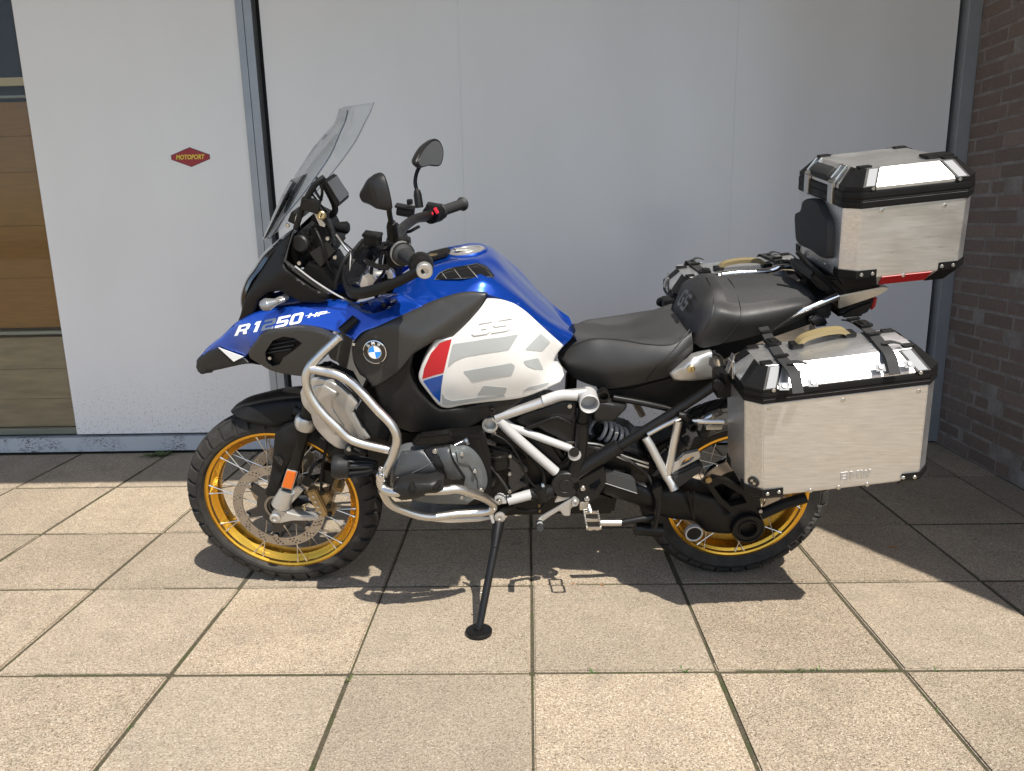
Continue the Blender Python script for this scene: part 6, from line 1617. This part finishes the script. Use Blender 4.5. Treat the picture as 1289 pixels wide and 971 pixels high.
def make_pannier(sg, label):
    cs = Case('pannier', label, (.677, 0, .561) if sg > 0 else (.640, 0, .605), math.radians(6.2), -.036, .446, .225, .46, .036, sg, 'pannier')
    r = cs.root; flip = lambda q: Vector((q.x - .037, -q.y, q.z + .044))
    body = cs.stack([(-.012, -.001), (0, .010), (0, .283)]).obj('case_body', 'aluminium', r, 30)
    bands = cs.stack([(.0035, .2835), (.0045, .287), (.0045, .298), (.003, .2995), (.003, .3005), (.0045, .302), (.0045, .313), (.0035, .3165)]).obj('seal_band', 'black_plastic', r, 30)
    lid = cs.stack([(.0, .317), (0, .324), (-.044, .3665), (-.047, .367)]).obj('lid', 'aluminium', r, 30)
    for k in range(4):
        g = cs.corner(k, [(0, .3175), (0, .324), (-.044, .3665)], .035, .035).obj('lid_corner', 'black_plastic', r, 30)
        g2 = cs.corner(k, [(-.010, -.004), (.001, .010), (.001, .030)], .045 if k % 2 else .03, .03 if k % 2 else .055).obj('base_corner', 'black_plastic', r, 30)
        x_, w_ = cs.octo()[2 * k + (1 if k in (0, 2) else 0)]
        m_ = MB(); sx = {0: 1, 1: -1, 2: -1, 3: 1}[k]; wv = cs.wo if k in (0, 1) else cs.wi; dy = -sg if k in (0, 1) else sg; ew = .0025 if k in (0, 1) else -.0025
        xx = cs.x0 + cs.c if sx > 0 else cs.x1 - cs.c
        for j, (dx, z) in enumerate(((.012, .018), (.042, .020), (.024, .3205))):
            m_ = MB(); bolt(m_, cs.p(xx + sx * dx, wv + (ew if j < 2 else ew), z), .0055, .0035, (0, dy, 0)); m_.obj('rivet', 'bolt_steel', g2 if j < 2 else g)
        m_ = MB(); m_.box(cs.p(xx + sx * .026, (wv - .062) if k in (0, 1) else (wv + .062), .369), (.030, .02, .006), Matrix.Rotation(-math.radians(6.2), 3, 'Y'), .002); m_.obj('lashing_eye', 'black_plastic', g)
    for k in (0, 1): cs.facing(k, (0, .324), (-.044, .3665), .035, lid)
    # rivets on the outer face
    for x, y in ((395, 612), (660, 583), (932, 551), (543, 908), (645, 897), (748, 886)):
        m_ = MB(); q = cs.side_pt(G, x, y) if sg > 0 else flip(Case.side_pt(PAN, G, x, y)); m_.lathe([(.0062, -.0005), (.0058, .0012), (.003, .0022)], q, (0, -sg, 0), 14); m_.obj('rivet', 'bolt_steel', body)
    sp_ = (lambda x, y: cs.side_pt(G, x, y)) if sg > 0 else (lambda x, y: flip(PAN.side_pt(G, x, y)))
    a, b_, c_, d_ = sp_(650, 870), sp_(760, 857), sp_(762, 830), sp_(652, 843)
    if sg < 0: a, b_, c_, d_ = b_, a, d_, c_
    run_letters('BMW', [1.1, 1.2, 1.4], .14, quad(a, b_, c_, d_), ['embossed'] * 3, body, .0014, (0, -sg, 0), name='embossed_letter')
    # badge on the chamfer
    nch = (Vector((-1, 0, 0)) * cs.ca + Vector((0, -sg, 0))).normalized(); bc_ = cs.p(cs.x0 + cs.c * .5, cs.wo - cs.c * .5, .047)
    m_ = MB(); m_.lathe([(.016, 0), (.016, .003), (.0145, .004), (.0135, .003)], bc_, nch, 28); bd = m_.obj('badge', 'gloss_black', body)
    e1 = nch.cross(cs.Z).normalized(); e2 = cs.Z
    for q in (0, 2):
        m_ = MB(); m_.prism([bc_ + nch * .0036] + [bc_ + nch * .0036 + e1 * (.008 * math.cos(q * PI / 2 + t * PI / 12)) + e2 * (.008 * math.sin(q * PI / 2 + t * PI / 12)) for t in range(7)], .0012, -nch); m_.obj('badge_quarter', 'bolt_steel', bd, 0)
    # latch on the front edge
    m_ = MB(); m_.box(cs.p(cs.x0 - .006, .33, .335), (.008, .035, .05), Matrix.Rotation(-.1, 3, 'Y'), .002); m_.box(cs.p(cs.x0 - .010, .33, .35), (.004, .025, .05), Matrix.Rotation(.25, 3, 'Y'), .001); m_.obj('latch', 'bolt_steel', r)
    m_ = MB(); m_.box(cs.p(cs.x0 - .018, .27, .27), (.04, .06, .075), Matrix.Rotation(-.1, 3, 'Y'), .008); m_.cyl(cs.p(cs.x0 - .03, .30, .28), .016, .02, (-.5, -sg, 0), 16); m_.obj('mount_block', 'black_plastic', r)
    # handle and straps on the lid
    tp = lambda x, y, z: (cs.top_pt(T, x, y, z) if sg > 0 else flip(PAN.top_pt(T, x, y, z)))
    h0, h1 = tp(790, 625, .370), tp(1095, 560, .370)
    hp_ = [h0, h0.lerp(h1, .12) + cs.Z * .016, h0.lerp(h1, .35) + cs.Z * .023, h0.lerp(h1, .65) + cs.Z * .023, h0.lerp(h1, .88) + cs.Z * .016, h1]
    m_ = MB(); m_.ribbon(hp_, .030, .012, (0, 1, 0), 6); hd_ = m_.obj('handle', 'olive', r)
    for e_ in (h0, h1): m_ = MB(); m_.box(e_ + cs.Z * .004, (.03, .036, .012), Matrix.Rotation(-.1, 3, 'Y'), .003); m_.obj('handle_mount', 'black_plastic', hd_)
    for j, path in enumerate(([(595, 505, .377), (625, 560, .384), (655, 615, .380), (705, 690, .381), (745, 735, .381), (775, 775, .377)], [(1080, 470, .377), (1130, 480, .386), (1180, 510, .384), (1240, 560, .384), (1290, 620, .382), (1330, 668, .378)])):
        P = [tp(x, y, z - .0085) for x, y, z in path]
        e_ = P[-1] + Vector((.003, -.040 * sg, -.040)); 
        m_ = MB(); m_.ribbon(P + [P[-1] + Vector((.001, -.016 * sg, -.010)), e_], .027, .0035, cs.X, 6); s_ = m_.obj('strap', 'strap', r)
        rotb = Matrix.Rotation(-.1, 3, 'Y') @ Matrix.Rotation(.12 * sg, 3, 'Z')
        for q, t in enumerate((.18, .40, .62)):
            i_ = t * (len(P) - 1); c_ = P[int(i_)].lerp(P[int(i_) + 1], i_ - int(i_)) + cs.Z * .006
            m_ = MB()
            if q == 1:
                m_.box(c_, (.034, .040, .009), rotb, .002); m_.box(c_ + cs.Z * .005, (.018, .03, .006), rotb, .002); m_.obj('buckle', 'black_plastic', s_)
            else:
                m_.box(c_, (.034, .012, .006), rotb, .0015); m_.obj('slider', 'black_plastic', s_)
        m_ = MB(); lo = P[int(.7 * len(P))]; m_.ribbon([lo + cs.Z * .006, lo + cs.Z * .012 + Vector((.022, -.01 * sg, 0)), lo + cs.Z * .006 + Vector((.045, -.012 * sg, 0))], .018, .002, (0, 1, 0), 4); m_.obj('strap_tail', 'strap', s_)
        for dx in (-.032, .038):
            q = e_ + cs.X * dx + Vector((0, .014 * sg, .016)); nn = Vector((0, -.7 * sg, .72)).normalized()
            m_ = MB(); m_.box(q, (.024, .020, .003), Matrix.Rotation(.77 * sg, 3, 'X'), .001); pl_ = m_.obj('strap_plate', 'facing_grey', r)
            m_ = MB(); bolt(m_, q + nn * .0015, .0055, .004, nn); m_.obj('screw', 'bolt_steel', pl_)
    return cs
PAN = None
PAN = make_pannier(1, 'large aluminium pannier with strapped lid, hanging on the near side of the motorcycle')
make_pannier(-1, 'aluminium pannier on the far side, only its lid showing behind the seat')

# ------------------------------------------------------------ top case
tc_ = Case('top_case', 'square aluminium top case with a red base strip and black pads behind the seat', (.959, 0, 1.083), math.radians(5.0), -.034, .304, -.19, .19, .034, 1, 'top case')
r = tc_.root
body = tc_.stack([(-.030, -.030), (-.002, .0), (0, .004), (0, .192)]).obj('case_body', 'aluminium', r, 30)
tc_.stack([(.0035, .1925), (.0045, .198), (.0045, .212), (.003, .214), (.003, .2155), (.0045, .2175), (.0045, .232), (.0035, .236)]).obj('seal_band', 'black_plastic', r, 30)
lid = tc_.stack([(0, .2365), (0, .248), (-.040, .287), (-.043, .2875)]).obj('lid', 'aluminium', r, 30)
for k in range(4):
    g = tc_.corner(k, [(0, .237), (0, .248), (-.040, .287)], .034, .034).obj('lid_corner', 'black_plastic', r, 30)
    g2 = tc_.corner(k, [(-.030, -.032), (-.002, .0), (.0005, .006), (.0005, .024)], .05 if k % 2 else .03, .03 if k % 2 else .055).obj('base_corner', 'black_plastic', r, 30)
    sx = {0: 1, 1: -1, 2: -1, 3: 1}[k]; xx = tc_.x0 + tc_.c if sx > 0 else tc_.x1 - tc_.c; wv = .19 if k < 2 else -.19; dy = -1 if k < 2 else 1; ew = .0025 if k < 2 else -.0025
    for j, (dx, z) in enumerate(((.012, .014), (.042, .014), (.024, .243))):
        m_ = MB(); bolt(m_, tc_.p(xx + sx * dx, wv + ew, z), .0052, .0035, (0, dy, 0)); m_.obj('rivet', 'bolt_steel', g2 if j < 2 else g)
    m_ = MB(); m_.box(tc_.p(xx + sx * .024, wv - (.058 if k < 2 else -.058), .290), (.034, .022, .006), Matrix.Rotation(-.087, 3, 'Y'), .002); m_.obj('lashing_eye', 'black_plastic', g)
for k in (0, 1): tc_.facing(k, (0, .248), (-.040, .287), .034, lid)
# red strip on the sloping base edge, both sides
for sgn in (1, -1):
    q = [tc_.p(x, sgn * w, z) for x, w, z in ((.07, .1905, .002), (.205, .1905, .002), (.20, .165, -.027), (.075, .165, -.027))]
    nn = Vector((0, -sgn, -.9)).normalized(); m_ = MB(); m_.prism([t + nn * .0018 for t in q], .0015, -nn); m_.obj('red_strip', 'red_plastic', body, 0)
for x, y in ((540, 397), (872, 370), (656, 737)):
    m_ = MB(); m_.lathe([(.0055, -.0005), (.0052, .0012), (.003, .0022)], tc_.side_pt(Hh, x, y), (0, -1, 0), 14); m_.obj('rivet', 'bolt_steel', body)
fx = lambda x, y, d=0.: on_plane(U, x, y, tc_.p(tc_.x0 - d, 0, .1), tc_.X)
def front_pad(name, xy, th, m):
    P = closed([fx(x, y) for x, y in xy], (), 4); cen_ = sum(P, Vector()) / len(P); n_ = len(P); v = []
    for sc, of in ((1, .0), (1.0, th * .6), (.96, th * .92), (.85, th)): v += [cen_ + (p - cen_) * sc - tc_.X * of for p in P]
    f = [[i * n_ + k, i * n_ + (k + 1) % n_, (i + 1) * n_ + (k + 1) % n_, (i + 1) * n_ + k] for i in range(3) for k in range(n_)] + [[3 * n_ + k for k in range(n_)], list(range(n_))[::-1]]
    return build(name, v, f, m, r, 40, fix=True)
front_pad('backrest_pad', [(95, 368), (150, 358), (195, 380), (225, 440), (258, 510), (262, 620), (250, 735), (220, 738), (150, 690), (52, 628), (42, 540), (42, 455), (78, 430)], .022, 'grip_rubber')
m_ = MB(); q0 = tc_.p(tc_.x0 + .012, .0, .26); m_.box(q0, (.035, .13, .05), Matrix.Rotation(-.75, 3, 'Y'), .012); m_.obj('lid_pad', 'grip_rubber', r)
for w_ in (.085, -.085):
    m_ = MB(); m_.box(tc_.p(tc_.x0 - .006, w_, .222), (.008, .03, .055), Matrix.Rotation(-.09, 3, 'Y'), .002); m_.box(tc_.p(tc_.x0 + .01, w_, .268), (.006, .034, .05), Matrix.Rotation(.7, 3, 'Y'), .0015); m_.tube([tc_.p(tc_.x0 - .002, w_ - .015, .26), tc_.p(tc_.x0 + .025, w_ - .015, .292), tc_.p(tc_.x0 + .025, w_ + .015, .292), tc_.p(tc_.x0 - .002, w_ + .015, .26)], .0035, 8, False)
    m_.obj('latch', 'bolt_steel', r)
m_ = MB(); m_.box(tc_.p(.235, .09, .293), (.07, .05, .008), Matrix.Rotation(-.087, 3, 'Y'), .003); m_.obj('lid_lock', 'black_plastic', r)
for w_ in (.12, .06, 0, -.06, -.12):
    m_ = MB(); m_.lathe([(.005, -.0005), (.0045, .0012), (.0025, .002)], tc_.p(tc_.x0, w_, .016), -tc_.X, 12); m_.obj('rivet', 'bolt_steel', body)

# ------------------------------------------------------------ rack and tail of the bike
tubes('grab_rail', 'chrome', [(pts(T, 0, (655, 515, .13), (760, 450, .13), (900, 390, .125), (1030, 335, .11)), .0115), (pts(T, -.15, (360, 212), (450, 202), (640, 190), (700, 170), (800, 174), (900, 198)), .0105)])
mb = MB(); mb.prism(pts(T, .11, (1040, 335), (1289, 285), (1340, 290), (1270, 335), (1040, 412)), .22, (0, 1, 0), .003); mb.obj('rack_plate', 'tube_steel', bike)
mb = MB(); mb.prism(pts(T, .09, (1000, 330), (1130, 300), (1300, 270), (1240, 230), (1000, 230), (900, 190), (870, 230), (930, 300)), .18, (0, 1, 0), .006); mb.obj('rack_base', 'black_metal', bike)
for w_ in (.10, -.10): mb = MB(); mb.tube(pts(T, w_, (800, 80), (850, 140), (1010, 280), (1060, 330)), .007, 8, False); mb.obj('rack_brace', 'black_metal', bike)
mb = MB(); mb.prism(pts(T, .09, (1030, 450), (1090, 410), (1160, 380), (1255, 345), (1240, 400), (1200, 455), (1060, 470)), .18, (0, 1, 0), .012); tl = mb.obj('tail_unit', 'dark_plastic', bike)
mb = MB(); mb.prism([q + Vector((.004, 0, 0)) for q in pts(T, .06, (1235, 352), (1258, 345), (1245, 400), (1222, 420))], .12, (0, 1, 0), .002); mb.obj('tail_lamp', 'red_plastic', tl)
mb = MB(); mb.prism(pts(T, .13, (860, 470), (900, 445), (960, 455), (985, 510), (900, 520)), .03, (0, 1, 0), .006); mb.obj('tail_fitting', 'gloss_black', bike)
# licence plate carrier under the tail, behind the wheel
mb = MB(); mb.prism([Vector((.98, .05, .86)), Vector((1.06, .05, .86)), Vector((1.16, .05, .60)), Vector((1.14, .05, .58))], .10, (0, -1, 0), .004); mb.obj('plate_carrier', 'black_plastic', bike)
